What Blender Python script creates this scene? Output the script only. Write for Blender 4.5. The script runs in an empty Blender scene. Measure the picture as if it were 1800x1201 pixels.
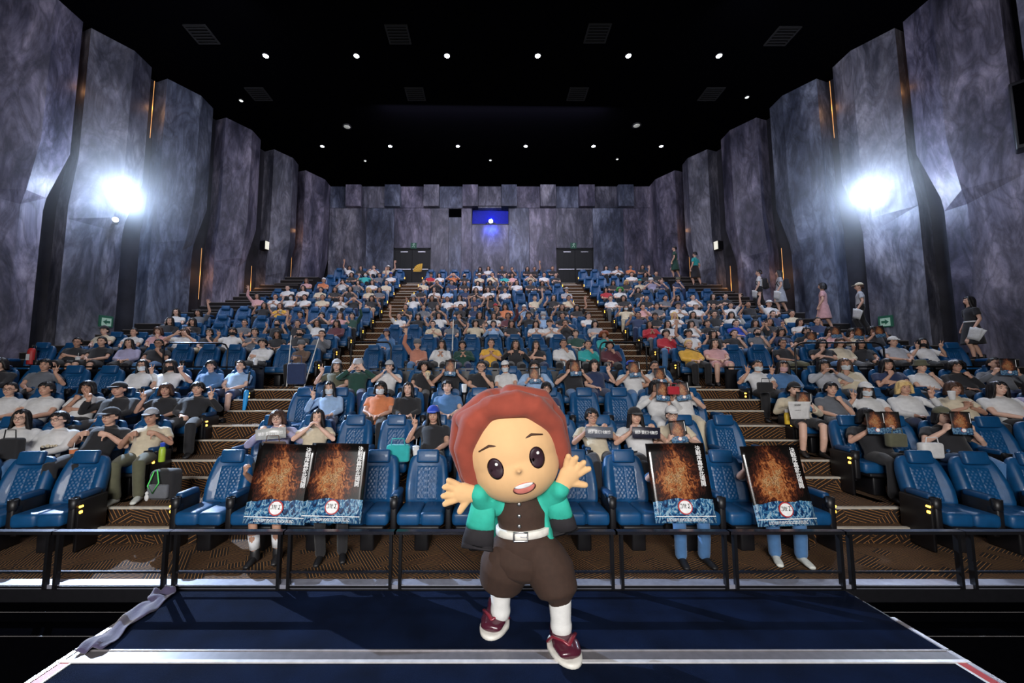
import bpy, bmesh, math, random
from mathutils import Vector, Matrix, Euler
from math import sin, cos, pi, radians, atan2, sqrt
random.seed(7)
scene = bpy.context.scene
C = bpy.context.collection
# ---------------------------------------------------------------- camera
TH = math.atan(63.5/700.0)            # pitch up
cam_d = bpy.data.cameras.new('camera'); cam = bpy.data.objects.new('camera', cam_d); C.objects.link(cam)
cam_d.sensor_width = 36.0; cam_d.lens = 700.0/1800*36; cam_d.shift_x = 45/1800.0
cam_d.clip_start = 0.05; cam_d.clip_end = 200
cam.location = (0, 0, 0); cam.rotation_euler = (pi/2+TH, 0, 0)
scene.camera = cam
# ---------------------------------------------------------------- view, world, lights
vs = scene.view_settings
vs.view_transform = 'Standard'; vs.look = 'None'; vs.gamma = 1.0; vs.use_curve_mapping = False
vs.exposure = 0.0
scene.cycles.max_bounces = 4; scene.cycles.diffuse_bounces = 2; scene.cycles.glossy_bounces = 2
scene.cycles.transmission_bounces = 3; scene.cycles.volume_bounces = 0; scene.cycles.transparent_max_bounces = 6
scene.cycles.use_denoising = True
w = bpy.data.worlds.new('world'); scene.world = w; w.use_nodes = True
w.node_tree.nodes['Background'].inputs[0].default_value = (0.25, 0.3, 0.5, 1)
w.node_tree.nodes['Background'].inputs[1].default_value = 0.006

def area(name, loc, target, size, sy, power, col):
    l = bpy.data.lights.new(name, 'AREA'); l.shape = 'RECTANGLE'; l.size = size; l.size_y = sy; l.energy = power; l.color = col
    o = bpy.data.objects.new(name, l); C.objects.link(o); o.location = loc
    o.rotation_euler = (Vector(target)-Vector(loc)).to_track_quat('-Z', 'Y').to_euler(); return o
def spot(name, loc, target, power, col, ang, blend=0.5, r=0.1):
    l = bpy.data.lights.new(name, 'SPOT'); l.energy = power; l.color = col; l.spot_size = radians(ang); l.spot_blend = blend
    l.shadow_soft_size = r
    o = bpy.data.objects.new(name, l); C.objects.link(o); o.location = loc
    o.rotation_euler = (Vector(target)-Vector(loc)).to_track_quat('-Z', 'Y').to_euler(); return o
def point(name, loc, power, col, r=0.1):
    l = bpy.data.lights.new(name, 'POINT'); l.energy = power; l.color = col; l.shadow_soft_size = r
    o = bpy.data.objects.new(name, l); C.objects.link(o); o.location = loc; return o
# stage wash from the screen side, behind and above the photographer
area('stage_wash_light', (-0.6, -5.0, 2.2), (0, 9.5, 0.8), 5.0, 1.6, 1150, (1.0, 0.97, 0.95))
area('stage_front_light', (-1.6, -1.6, 1.0), (0.3, 3.5, -0.8), 1.8, 1.0, 22, (1.0, 0.97, 0.93))
SPL = Vector((-11.4, 11.9, 5.6)); SPR = Vector((11.75, 11.65, 5.42))
spot('left_spot_beam', SPL + Vector((.5, -.5, -.1)), (-.6, 3.4, -2.0), 15000, (0.55, 0.72, 1.0), 29, 0.35, 0.05)
spot('right_spot_beam', SPR + Vector((-.5, -.5, -.1)), (6.2, 5.0, -2.0), 900, (0.66, 0.76, 1.0), 24, 0.5, 0.05)
point('left_spot_spill', SPL + Vector((.55, -.35, .0)), 150, (0.45, 0.62, 1.0), 0.12)
point('right_spot_spill', SPR + Vector((-.55, -.35, .0)), 190, (0.48, 0.64, 1.0), 0.12)
CEIL = 10.7
DL = []
for n, (Yc, x0, x1) in enumerate(((12.35, -7.35, 7.75), (17.55, -7.6, 8.1))):
    for i in range(6):
        DL.append((x0+(x1-x0)*i/5, Yc))
for i, (x, y) in enumerate(DL):
    spot('downlight_beam', (x, y, CEIL-.12), (x, y-.4, 0), 430, (0.92, 0.93, 1.0), 84, 0.9, 0.1)
for sx in (-1, 1):      # added unseen fill lights that brighten the stone walls
    area('wall_fill_light', (sx*7.0, 9.5, 10.4), (sx*11.5+.3, 13.5, 4.5), 1.0, 6.0, 260, (0.78, 0.78, 1.0))
area('back_wall_fill_light', (0.3, 14.6, 10.3), (0.2, 21.4, 7.0), 9.0, .5, 420, (0.82, 0.78, 1.0))  # added unseen area light, brightens the back wall
area('projector_spill_light', (0.27, 21.15, 8.35), (0.27, 21.6, 7.7), .5, .2, 26, (0.04, 0.09, 1.0))

# ---------------------------------------------------------------- helpers
def at(px, py, Y):
    a = math.atan2(600.5-py, 700.0)+TH
    z = math.tan(a)*Y
    dist = Y*cos(TH)+z*sin(TH)
    return Vector(((px-855)/700*dist, Y, z))
def proj(p):
    d = p[1]*cos(TH)+p[2]*sin(TH); v = p[2]*cos(TH)-p[1]*sin(TH)
    return 855+700*p[0]/d, 600.5-700*v/d
def tag(o, label=None, cat=None, group=None, kind=None):
    if label: o['label'] = label
    if cat: o['category'] = cat
    if group: o['group'] = group
    if kind: o['kind'] = kind
    return o
def empty(name, loc=(0, 0, 0), rz=0.0):
    o = bpy.data.objects.new(name, None); C.objects.link(o); o.empty_display_size = .1
    o.location = loc; o.rotation_euler = (0, 0, rz); return o
def link(name, me, mat=None, parent=None, loc=None, rot=None, scale=None):
    o = bpy.data.objects.new(name, me); C.objects.link(o)
    if parent is not None: o.parent = parent
    if loc is not None: o.location = loc
    if rot is not None: o.rotation_euler = rot
    if scale is not None: o.scale = scale
    if mat is not None:
        if len(me.materials) == 0: me.materials.append(None)
        o.material_slots[0].link = 'OBJECT'; o.material_slots[0].material = mat
    return o

class Soup:
    def __init__(s): s.v = []; s.f = []
    def add(s, vs_, fs_):
        b = len(s.v); s.v += [tuple(x) for x in vs_]; s.f += [tuple(i+b for i in f) for f in fs_]
    def box(s, x0, x1, y0, y1, z0, z1):
        s.add([(x0, y0, z0), (x1, y0, z0), (x1, y1, z0), (x0, y1, z0), (x0, y0, z1), (x1, y0, z1), (x1, y1, z1), (x0, y1, z1)],
              [(3, 2, 1, 0), (4, 5, 6, 7), (0, 1, 5, 4), (1, 2, 6, 5), (2, 3, 7, 6), (3, 0, 4, 7)]); return s
    def prism(s, pts, z0, z1):     # pts: xy polygon counter clockwise
        n = len(pts)
        s.add([(p[0], p[1], z0) for p in pts]+[(p[0], p[1], z1) for p in pts],
              [tuple(range(n-1, -1, -1)), tuple(range(n, 2*n))]+[(i, (i+1) % n, n+(i+1) % n, n+i) for i in range(n)]); return s
    def rings(s, rs, cap=True):
        n = len(rs[0]); v = []; f = []
        for r in rs: v += [tuple(p) for p in r]
        for i in range(len(rs)-1):
            for j in range(n):
                k = (j+1) % n
                f.append((i*n+j, i*n+k, (i+1)*n+k, (i+1)*n+j))
        if cap: f += [tuple(range(n-1, -1, -1)), tuple(range((len(rs)-1)*n, len(rs)*n))]
        s.add(v, f); return s
    def tube(s, pts, rad, seg=10, side=None, round_=True):
        pts = [Vector(p) for p in pts]; rs = []
        rad = [(r, r) if not isinstance(r, (tuple, list)) else r for r in rad]
        if round_:
            d0 = (pts[0]-pts[1]).normalized(); d1 = (pts[-1]-pts[-2]).normalized()
            r0 = min(rad[0]); r1 = min(rad[-1])
            P = [pts[0]+d0*r0*.85, pts[0]+d0*r0*.5]+pts+[pts[-1]+d1*r1*.5, pts[-1]+d1*r1*.85]
            R = [(rad[0][0]*.45, rad[0][1]*.45), (rad[0][0]*.85, rad[0][1]*.85)]+rad+[(rad[-1][0]*.85, rad[-1][1]*.85), (rad[-1][0]*.45, rad[-1][1]*.45)]
        else: P, R = pts, rad
        sd = Vector(side) if side is not None else None
        prev = None
        for i, p in enumerate(P):
            t = (P[min(i+1, len(P)-1)]-P[max(i-1, 0)])
            if t.length < 1e-7: t = Vector((0, 0, 1))
            t.normalize()
            if prev is None:
                a = sd if sd is not None else (Vector((1, 0, 0)) if abs(t.x) < .8 else Vector((0, 1, 0)))
            else: a = sd if (sd is not None and abs(sd.dot(t)) < .9) else prev
            a = (a-t*a.dot(t)).normalized(); b = t.cross(a); prev = a
            rs.append([p+a*cos(2*pi*j/seg)*R[i][0]+b*sin(2*pi*j/seg)*R[i][1] for j in range(seg)])
        return s.rings(rs)
    def ell(s, c, r, rot=None, nu=16, nv=10):
        c = Vector(c); v = []; f = []
        M = rot.to_matrix() if isinstance(rot, Euler) else (rot if rot is not None else Matrix.Identity(3))
        for i in range(nv+1):
            th = pi*i/nv
            for j in range(nu):
                ph = 2*pi*j/nu
                v.append(c+M@Vector((r[0]*sin(th)*cos(ph), r[1]*sin(th)*sin(ph), r[2]*cos(th))))
        for i in range(nv):
            for j in range(nu):
                k = (j+1) % nu
                f.append(((i+1)*nu+j, (i+1)*nu+k, i*nu+k, i*nu+j))
        s.add(v, f); return s
    def mesh(s, name, smooth=False, mats=()):
        me = bpy.data.meshes.new(name); me.from_pydata(s.v, [], s.f)
        if smooth: me.polygons.foreach_set('use_smooth', [True]*len(me.polygons))
        for m in mats: me.materials.append(m)
        me.update(); return me

def remesh(s, name, voxel, it=3, fac=.5, decim=None):
    me = s.mesh(name+'_raw'); o = bpy.data.objects.new(name+'_raw', me); C.objects.link(o)
    m = o.modifiers.new('r', 'REMESH'); m.mode = 'VOXEL'; m.voxel_size = voxel; m.adaptivity = 0
    if it:
        q = o.modifiers.new('s', 'SMOOTH'); q.factor = fac; q.iterations = it
    if decim:
        q = o.modifiers.new('d', 'DECIMATE'); q.ratio = decim
    dg = bpy.context.evaluated_depsgraph_get(); dg.update()
    out = bpy.data.meshes.new_from_object(o.evaluated_get(dg)); out.name = name
    bpy.data.objects.remove(o); bpy.data.meshes.remove(me)
    out.polygons.foreach_set('use_smooth', [True]*len(out.polygons)); out.materials.clear()
    out.update(); return out

def rbox(name, sx, sy, sz, bev, seg=3, c=(0, 0, 0), taper=1.0, M=None):
    bm = bmesh.new(); bmesh.ops.create_cube(bm, size=1.0)
    for v in bm.verts:
        k = taper if v.co.z > 0 else 1.0
        v.co = Vector((v.co.x*sx*k, v.co.y*sy, v.co.z*sz))
    if bev: bmesh.ops.bevel(bm, geom=bm.edges[:], offset=bev, segments=seg, profile=.5, affect='EDGES')
    if M is not None: bmesh.ops.transform(bm, matrix=M, verts=bm.verts)
    bmesh.ops.translate(bm, verts=bm.verts, vec=Vector(c))
    me = bpy.data.meshes.new(name); bm.to_mesh(me); bm.free()
    me.polygons.foreach_set('use_smooth', [True]*len(me.polygons))
    return me
def join(name, meshes):
    bm = bmesh.new()
    for m in meshes: bm.from_mesh(m)
    me = bpy.data.meshes.new(name); bm.to_mesh(me); bm.free(); return me

# ---------------------------------------------------------------- materials
def nt(name):
    m = bpy.data.materials.new(name); m.use_nodes = True; t = m.node_tree
    return m, t, t.nodes['Principled BSDF'], t.nodes, t.links
def mat(name, col, rough=.6, metal=0., var=.12, nscale=18., bump=0., bscale=80., emit=None, estr=0., coat=0., sheen=0., alpha=1.):
    m, t, b, N, L = nt(name)
    b.inputs['Roughness'].default_value = rough; b.inputs['Metallic'].default_value = metal
    tc = N.new('ShaderNodeTexCoord')
    nz = N.new('ShaderNodeTexNoise'); nz.inputs['Scale'].default_value = nscale; nz.inputs['Detail'].default_value = 3
    L.new(tc.outputs['Object'], nz.inputs['Vector'])
    mr = N.new('ShaderNodeMapRange'); mr.inputs['From Min'].default_value = .3; mr.inputs['From Max'].default_value = .7
    mr.inputs['To Min'].default_value = 1-var; mr.inputs['To Max'].default_value = 1+var
    L.new(nz.outputs['Fac'], mr.inputs['Value'])
    mx = N.new('ShaderNodeVectorMath'); mx.operation = 'SCALE'; mx.inputs[0].default_value = col[:3]
    L.new(mr.outputs[0], mx.inputs['Scale']); L.new(mx.outputs[0], b.inputs['Base Color'])
    if bump:
        n2 = N.new('ShaderNodeTexNoise'); n2.inputs['Scale'].default_value = bscale; n2.inputs['Detail'].default_value = 4
        L.new(tc.outputs['Object'], n2.inputs['Vector'])
        bp = N.new('ShaderNodeBump'); bp.inputs['Strength'].default_value = bump; bp.inputs['Distance'].default_value = .01
        L.new(n2.outputs['Fac'], bp.inputs['Height']); L.new(bp.outputs[0], b.inputs['Normal'])
    if emit: b.inputs['Emission Color'].default_value = (*emit, 1); b.inputs['Emission Strength'].default_value = estr
    if coat: b.inputs['Coat Weight'].default_value = coat
    if sheen: b.inputs['Sheen Weight'].default_value = sheen
    if alpha < 1: b.inputs['Alpha'].default_value = alpha
    return m
def M2(N, L, op, a, b=None, c=None):
    n = N.new('ShaderNodeMath'); n.operation = op
    for i, x in enumerate((a, b, c)):
        if x is None: continue
        if isinstance(x, (int, float)): n.inputs[i].default_value = x
        else: L.new(x, n.inputs[i])
    return n.outputs[0]
def ramp(N, L, fac, stops):
    r = N.new('ShaderNodeValToRGB'); e = r.color_ramp.elements
    e[0].position, e[0].color = stops[0][0], (*stops[0][1], 1); e[1].position, e[1].color = stops[-1][0], (*stops[-1][1], 1)
    for p, c in stops[1:-1]:
        q = e.new(p); q.color = (*c, 1)
    L.new(fac, r.inputs[0]); return r.outputs[0]
def stone(name, tint=(1, 1, 1), seed=0., dirx=1.0):
    m, t, b, N, L = nt(name)
    tc = N.new('ShaderNodeTexCoord'); mp = N.new('ShaderNodeMapping')
    mp.inputs['Location'].default_value = (seed, seed*1.7, seed*.6); mp.inputs['Rotation'].default_value = (radians(38), radians(30*dirx), 0)
    mp.inputs['Scale'].default_value = (1.5, 1.5, .5)
    L.new(tc.outputs['Object'], mp.inputs[0])
    n1 = N.new('ShaderNodeTexNoise'); n1.inputs['Scale'].default_value = .8; n1.inputs['Detail'].default_value = 10; n1.inputs['Roughness'].default_value = .68; n1.inputs['Distortion'].default_value = .45
    L.new(mp.outputs[0], n1.inputs['Vector'])
    n2 = N.new('ShaderNodeTexNoise'); n2.inputs['Scale'].default_value = 1.5; n2.inputs['Detail'].default_value = 7; n2.inputs['Distortion'].default_value = 1.6
    L.new(mp.outputs[0], n2.inputs['Vector'])
    vein = M2(N, L, 'ABSOLUTE', M2(N, L, 'SUBTRACT', n2.outputs['Fac'], .5))
    vein = M2(N, L, 'MULTIPLY', vein, 9.0); vein = M2(N, L, 'MINIMUM', vein, 1.0)
    base = ramp(N, L, n1.outputs['Fac'], [(.30, (.02, .023, .036)), (.44, (.07, .073, .098)), (.55, (.17, .17, .205)), (.70, (.42, .41, .45))])
    mixd = N.new('ShaderNodeMix'); mixd.data_type = 'RGBA'; mixd.blend_type = 'MULTIPLY'; mixd.inputs[0].default_value = .45
    L.new(base, mixd.inputs[6])
    vc = N.new('ShaderNodeCombineColor'); 
    for i in range(3): L.new(vein, vc.inputs[i])
    L.new(vc.outputs[0], mixd.inputs[7])
    ti = N.new('ShaderNodeMix'); ti.data_type = 'RGBA'; ti.blend_type = 'MULTIPLY'; ti.inputs[0].default_value = 1
    L.new(mixd.outputs[2], ti.inputs[6]); ti.inputs[7].default_value = (*tint, 1)
    L.new(ti.outputs[2], b.inputs['Base Color']); b.inputs['Roughness'].default_value = .42
    bp = N.new('ShaderNodeBump'); bp.inputs['Strength'].default_value = .35; bp.inputs['Distance'].default_value = .03
    L.new(n1.outputs['Fac'], bp.inputs['Height']); L.new(bp.outputs[0], b.inputs['Normal'])
    return m
def carpet(name, vertical=False, base=(.020, .010, .006), line=(.46, .20, .055), k=1.0):
    m, t, b, N, L = nt(name)
    tc = N.new('ShaderNodeTexCoord'); sp = N.new('ShaderNodeSeparateXYZ'); L.new(tc.outputs['Object'], sp.inputs[0])
    X = sp.outputs[0]; Yv = sp.outputs[2] if vertical else sp.outputs[1]
    U = M2(N, L, 'ADD', M2(N, L, 'MULTIPLY', X, .866), M2(N, L, 'MULTIPLY', Yv, .5))
    V = M2(N, L, 'SUBTRACT', M2(N, L, 'MULTIPLY', Yv, .866), M2(N, L, 'MULTIPLY', X, .5))
    cell = .27*k
    iu = M2(N, L, 'FLOOR', M2(N, L, 'DIVIDE', U, cell)); iv = M2(N, L, 'FLOOR', M2(N, L, 'DIVIDE', V, cell*.72))
    cb = N.new('ShaderNodeCombineXYZ'); L.new(iu, cb.inputs[0]); L.new(iv, cb.inputs[1])
    wn = N.new('ShaderNodeTexWhiteNoise'); wn.noise_dimensions = '2D'; L.new(cb.outputs[0], wn.inputs['Vector'])
    r = wn.outputs['Value']
    per = .046*k
    def stripes(q):
        f = M2(N, L, 'FRACT', M2(N, L, 'DIVIDE', q, per))
        return M2(N, L, 'LESS_THAN', M2(N, L, 'ABSOLUTE', M2(N, L, 'SUBTRACT', f, .5)), .085)
    s1 = stripes(U); s2 = stripes(V); s3 = stripes(M2(N, L, 'ADD', U, V))
    a = M2(N, L, 'LESS_THAN', r, .42); c2 = M2(N, L, 'GREATER_THAN', r, .74)
    bmid = M2(N, L, 'SUBTRACT', M2(N, L, 'SUBTRACT', 1.0, a), c2)
    f = M2(N, L, 'ADD', M2(N, L, 'ADD', M2(N, L, 'MULTIPLY', a, s1), M2(N, L, 'MULTIPLY', bmid, s2)), M2(N, L, 'MULTIPLY', c2, s3))
    nz = N.new('ShaderNodeTexNoise'); nz.inputs['Scale'].default_value = 160; L.new(tc.outputs['Object'], nz.inputs['Vector'])
    mx = N.new('ShaderNodeMix'); mx.data_type = 'RGBA'; L.new(f, mx.inputs[0]); mx.inputs[6].default_value = (*base, 1); mx.inputs[7].default_value = (*line, 1)
    m3 = N.new('ShaderNodeMix'); m3.data_type = 'RGBA'; m3.blend_type = 'MULTIPLY'; m3.inputs[0].default_value = .5
    L.new(mx.outputs[2], m3.inputs[6]); L.new(nz.outputs['Fac'], m3.inputs[7])
    L.new(m3.outputs[2], b.inputs['Base Color']); b.inputs['Roughness'].default_value = .95
    bp = N.new('ShaderNodeBump'); bp.inputs['Strength'].default_value = .4; bp.inputs['Distance'].default_value = .004
    L.new(nz.outputs['Fac'], bp.inputs['Height']); L.new(bp.outputs[0], b.inputs['Normal'])
    return m
MT = {}
MT['leather'] = mat('blue_leather', (.005, .066, .185), .38, 0, .18, 9, .25, 220, coat=.1)
MT['leather_dark'] = mat('dark_blue_leather', (.004, .048, .14), .42, 0, .18, 9, .25, 220)
MT['black'] = mat('black_plastic', (.006, .006, .008), .45)
MT['blackmetal'] = mat('black_metal', (.010, .010, .012), .35, .4)
MT['railtop'] = mat('polished_rail', (.10, .10, .12), .22, .9, .05)
MT['ceil'] = mat('black_ceiling', (.0012, .0012, .0018), 1.0); MT['ceil'].node_tree.nodes['Principled BSDF'].inputs['Specular IOR Level'].default_value = 0
MT['floor'] = carpet('patterned_carpet', k=.64, line=(.62, .29, .08))
MT['riser'] = carpet('patterned_riser_carpet', True, k=1.0)
MT['nosing'] = mat('pale_step_nosing', (.62, .58, .50), .35, .2)
MT['stage'] = mat('navy_stage_carpet', (.0028, .0078, .027), .95, 0, .45, 2.5, .6, 260)
MT['stage'].node_tree.nodes['Principled BSDF'].inputs['Specular IOR Level'].default_value = .08
MT['strip'] = mat('grey_stage_trim', (.42, .40, .42), .35, .5)
MT['white'] = mat('white_paint', (.75, .75, .73), .5)
MT['red'] = mat('red_tape', (.45, .03, .03), .5)
MT['amber'] = mat('amber_aisle_lamp', (.9, .45, .05), .4, emit=(1.0, .45, .04), estr=9)
MT['lamp'] = mat('white_lamp', (.9, .9, .9), .4, emit=(.85, .92, 1.0), estr=60)
MT['led'] = mat('warm_led_strip', (.9, .5, .2), .4, emit=(1.0, .42, .10), estr=.5)
MT['green'] = mat('lit_green_exit_sign', (.01, .06, .04), .5, emit=(.04, .30, .17), estr=.08)
MT['greenw'] = mat('exit_sign_face', (.35, .5, .42), .5, emit=(.5, .8, .62), estr=.12)
MT['door'] = mat('black_door', (.003, .0045, .005), .6)
MT['steel'] = mat('brushed_steel', (.45, .45, .47), .3, .9)
MT['stoneA'] = [stone('grey_marble', (1, 1, 1.05), 3.1, 1), stone('violet_marble', (1.02, .95, 1.1), 9.7, -1), stone('blue_marble', (.85, .98, 1.15), 17.3, 1)]
MT['recess'] = mat('dark_recess', (.02, .02, .028), .7, 0, .4, 2)
MT['booth_lit'] = mat('booth_wall_lit_blue', (.02, .03, .5), .7)  # the projector's blue light is put into this wall colour
# ---------------------------------------------------------------- room shell
def struct(name, s, m, smooth=False, parent=None):
    me = s.mesh(name, smooth); o = link(name, me, m, parent)
    if parent is None: o['kind'] = 'structure'
    return o
def xw(side, Y):
    return -(8.8+.33*(21.5-Y)) if side < 0 else 9.2+.33*(21.5-Y)
struct('ceiling', Soup().box(-16, 16, -6, 23, CEIL, CEIL+.3), MT['ceil'])
for side, nm in ((-1, 'wall_left'), (1, 'wall_right')):
    dd = Vector((side*.33/sqrt(1+.33**2)*-1, 1/sqrt(1+.33**2), 0)).normalized()   # along the wall, away from camera
    nin = Vector((-dd.y, dd.x, 0)) if side > 0 else Vector((dd.y, -dd.x, 0))      # into the room
    p0 = Vector((xw(side, 6.5), 6.5, 0))-nin*.55; p1 = Vector((xw(side, 21.7), 21.7, 0))-nin*.55
    q0 = p0-nin*.3; q1 = p1-nin*.3
    pts = [p0, p1, q1, q0]
    if side < 0: pts = pts[::-1]
    s = Soup().prism([(p.x, p.y) for p in pts], -3.2, CEIL)
    wall = struct(nm, s, MT['recess'])
    panels = [(7.0, 9.15, 0, 2), (9.4, 11.12, 1, 0), (11.32, 12.9, 0, 1), (13.4, 15.0, 2, 2), (15.55, 17.12, 1, 1), (17.85, 19.25, 0, 2), (19.75, 21.5, 1, 0)]
    for i, (Ya, Yb, mi, _) in enumerate(panels):
        # cross-sections from floor to ceiling; the far edge steps back below a slanting facet
        def P(Yp, off, z):
            b = Vector((xw(side, Yp), Yp, z)); return b+nin*off
        L_ = Yb-Ya
        ridge_u = .58; 
        secs = []
        for z, fe, ro, re in ((-3.2, -.42, .10, .50), (4.6, -.42, .12, .50), (5.0, -.38, .22, .52), (6.5, 0., .30, .60), (CEIL, 0., .30, .60)):
            a = P(Ya-(.12 if z < 6 else 0), 0.02, z); r = P(Ya+L_*re, ro, z); f = P(Yb+fe, .05, z)
            fb = P(Yb+fe, -.56, z); ab = P(Ya-(.12 if z < 6 else 0), -.56, z)
            ring = [a, r, f, fb, ab]
            if side > 0: ring = ring[::-1]
            secs.append(ring)
        s = Soup(); s.rings(secs)
        o = link('stone_panel', s.mesh('stone_panel'), MT['stoneA'][mi], wall)
    for (Yg, z0, z1) in ((11.22, 6.8, 10.5), (13.15, 8.3, 10.4), (15.08, 3.0, 5.0), (17.2, 3.2, 4.9), (19.3, 4.8, 9.8)):
        b = Vector((xw(side, Yg-.05), Yg-.05, 0))-nin*.12
        s = Soup(); s.tube([b+Vector((0, 0, z0)), b+Vector((0, 0, z1))], [.010, .010], 6)
        link('warm_light_strip', s.mesh('warm_light_strip'), MT['led'], wall)
        point('warm_strip_glow', b+nin*.10+Vector((0, 0, (z0+z1)/2)), 9, (1, .45, .15), .15)
# back wall: lower slabs, upper crenellated slabs, booth window, doors
YB = 21.5
back = struct('wall_back', Soup().box(-10.5, 11, YB+.35, YB+.6, -3, CEIL), MT['recess'])
zj = at(855, 366, YB).z
bx0 = at(580, 366, YB).x; bx1 = at(1143, 366, YB).x
dxs = [(at(692, 440, YB).x, at(757, 440, YB).x), (at(978, 440, YB).x, at(1043, 440, YB).x)]
ztop_door = at(855, 437, YB).z; LAND = 4.93
win = (at(830, 390, YB).x, at(894, 390, YB).x, at(855, 394, YB).z, at(855, 363.5, YB).z)
sw = (at(789, 375, YB).x, at(811, 375, YB).x, at(855, 382, YB).z, at(855, 367, YB).z)
def slab(x0, x1, z0, z1, y, mi, t=.4):
    s = Soup().box(x0+.008, x1-.008, y, YB+.36, z0+.008, z1-.004); link('stone_panel', s.mesh('stone_panel'), MT['stoneA'][mi], back)
# lower big slabs with openings: columns split at the door jambs and windows
cols = [bx0, at(645, 366, YB).x, dxs[0][0], dxs[0][1], sw[0], sw[1], win[0], win[1], at(930, 366, YB).x, dxs[1][0], dxs[1][1], at(1095, 366, YB).x, bx1+.2]
for i in range(len(cols)-1):
    a, b = cols[i], cols[i+1]; z0 = LAND-1.0; z1 = zj; mi = (i*2) % 3
    if (a, b) in dxs: z0 = ztop_door+.03
    if a == sw[0]: slab(a, b, z0, sw[2], YB, mi); continue
    if a == win[0]: slab(a, b, z0, win[2], YB, mi); continue
    slab(a, b, z0, z1, YB, mi)
slab(sw[0], sw[1], sw[3], zj+.01, YB, 0)
pitch = 67.5
for i in range(-1, 9):
    xa = at(611+pitch*i, 325, YB).x; xb = at(638+pitch*i, 325, YB).x; xc = at(611+pitch*(i+1), 325, YB).x
    if xa > bx0-.3: slab(max(xa, bx0), xb, zj, CEIL-.02, YB-.28, (i+1) % 3)
    xb = max(xb, bx0); xc = min(xc, bx1+.2)
    if xc > xb: slab(xb, xc, (win[3] if xb < win[0]+.3 < xc-.3 else zj) if False else zj, CEIL-.01, YB-.03, i % 3)
# projection booth
s = Soup(); x0, x1, z0, z1 = win
s.box(x0, x1, YB+.30, YB+.34, z0, z1)
link('booth_wall', s.mesh('booth_wall'), MT['booth_lit'], back)
wn_ = empty('window_1', ((x0+x1)/2, YB, z0)); wn_['kind'] = 'structure'
s = Soup(); w_, h_ = x1-x0, z1-z0
for a in ((-w_/2-.04, -w_/2, -.04, h_+.04), (w_/2, w_/2+.04, -.04, h_+.04), (-w_/2, w_/2, -.04, 0), (-w_/2, w_/2, h_, h_+.04)): s.box(a[0], a[1], -.03, .1, a[2], a[3])
link('window_frame', s.mesh('window_frame'), MT['black'], wn_)
m_glass = mat('booth_glass', (.8, .85, 1), .03); m_glass.node_tree.nodes['Principled BSDF'].inputs['Transmission Weight'].default_value = 1.0; m_glass.node_tree.nodes['Principled BSDF'].inputs['IOR'].default_value = 1.02
link('pane', Soup().box(-w_/2, w_/2, .03, .04, 0, h_).mesh('pane'), m_glass, wn_)
point('projector_glow', (0.27, YB+.17, z0+.35), 7, (.01, .03, 1.0), .05)
pj = empty('film_projector', (0.25, YB+.24, z0+.12)); tag(pj, 'bright blue-white projector lens glowing in the booth window high on the back wall', 'projector')
s = Soup(); s.tube([(0, .05, .1), (0, -.1, .1)], [.13, .13], 20, round_=False); link('lens_barrel', s.mesh('lens_barrel', True), MT['black'], pj)
s = Soup(); s.ell((0, -.1, .1), (.12, .04, .12)); link('lens', s.mesh('lens', True), mat('projector_lens', (1, 1, 1), .3, emit=(.55, .65, 1.0), estr=60), pj)
s = Soup().box(-.28, .28, -.02, .1, -.12, .05); link('projector_body', s.mesh('projector_body'), MT['black'], pj)
s = Soup().box(sw[0], sw[1], YB+.1, YB+.14, sw[2], sw[3])
o = link('window_2', s.mesh('window_2'), MT['ceil']); o['kind'] = 'structure'
# doors
for i, (a, b) in enumerate(dxs):
    d = empty('door_%d' % (i+1), ((a+b)/2, YB-.02, LAND)); d['kind'] = 'structure'
    W = b-a; H = ztop_door-LAND
    s = Soup(); s.box(-W/2, -W/2+.06, 0, .2, 0, H).box(W/2-.06, W/2, 0, .2, 0, H).box(-W/2, W/2, 0, .2, H-.06, H)
    link('door_frame', s.mesh('door_frame'), MT['door'], d)
    for sx in (-1, 1):
        xa, xb = sorted((sx*.008, sx*(W/2-.065)))
        s = Soup().box(xa, xb, .05, .10, .01, H-.07)
        for k in range(3):
            u0 = xa+(xb-xa)*(.06+.31*k); s.box(u0, u0+(xb-xa)*.26, .035, .06, .12, H*.42); s.box(u0, u0+(xb-xa)*.26, .035, .06, H*.52, H-.25)
        leaf = link('door_leaf', s.mesh('door_leaf'), MT['door'], d)
        link('push_bar', Soup().box(xa+.05, xb-.05, -.02, .03, H*.45, H*.45+.05).mesh('push_bar'), MT['steel'], leaf)
        link('door_closer', Soup().box((xa+xb)/2-.15, (xa+xb)/2+.25, .0, .05, H-.22, H-.16).mesh('door_closer'), MT['steel'], leaf)
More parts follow.
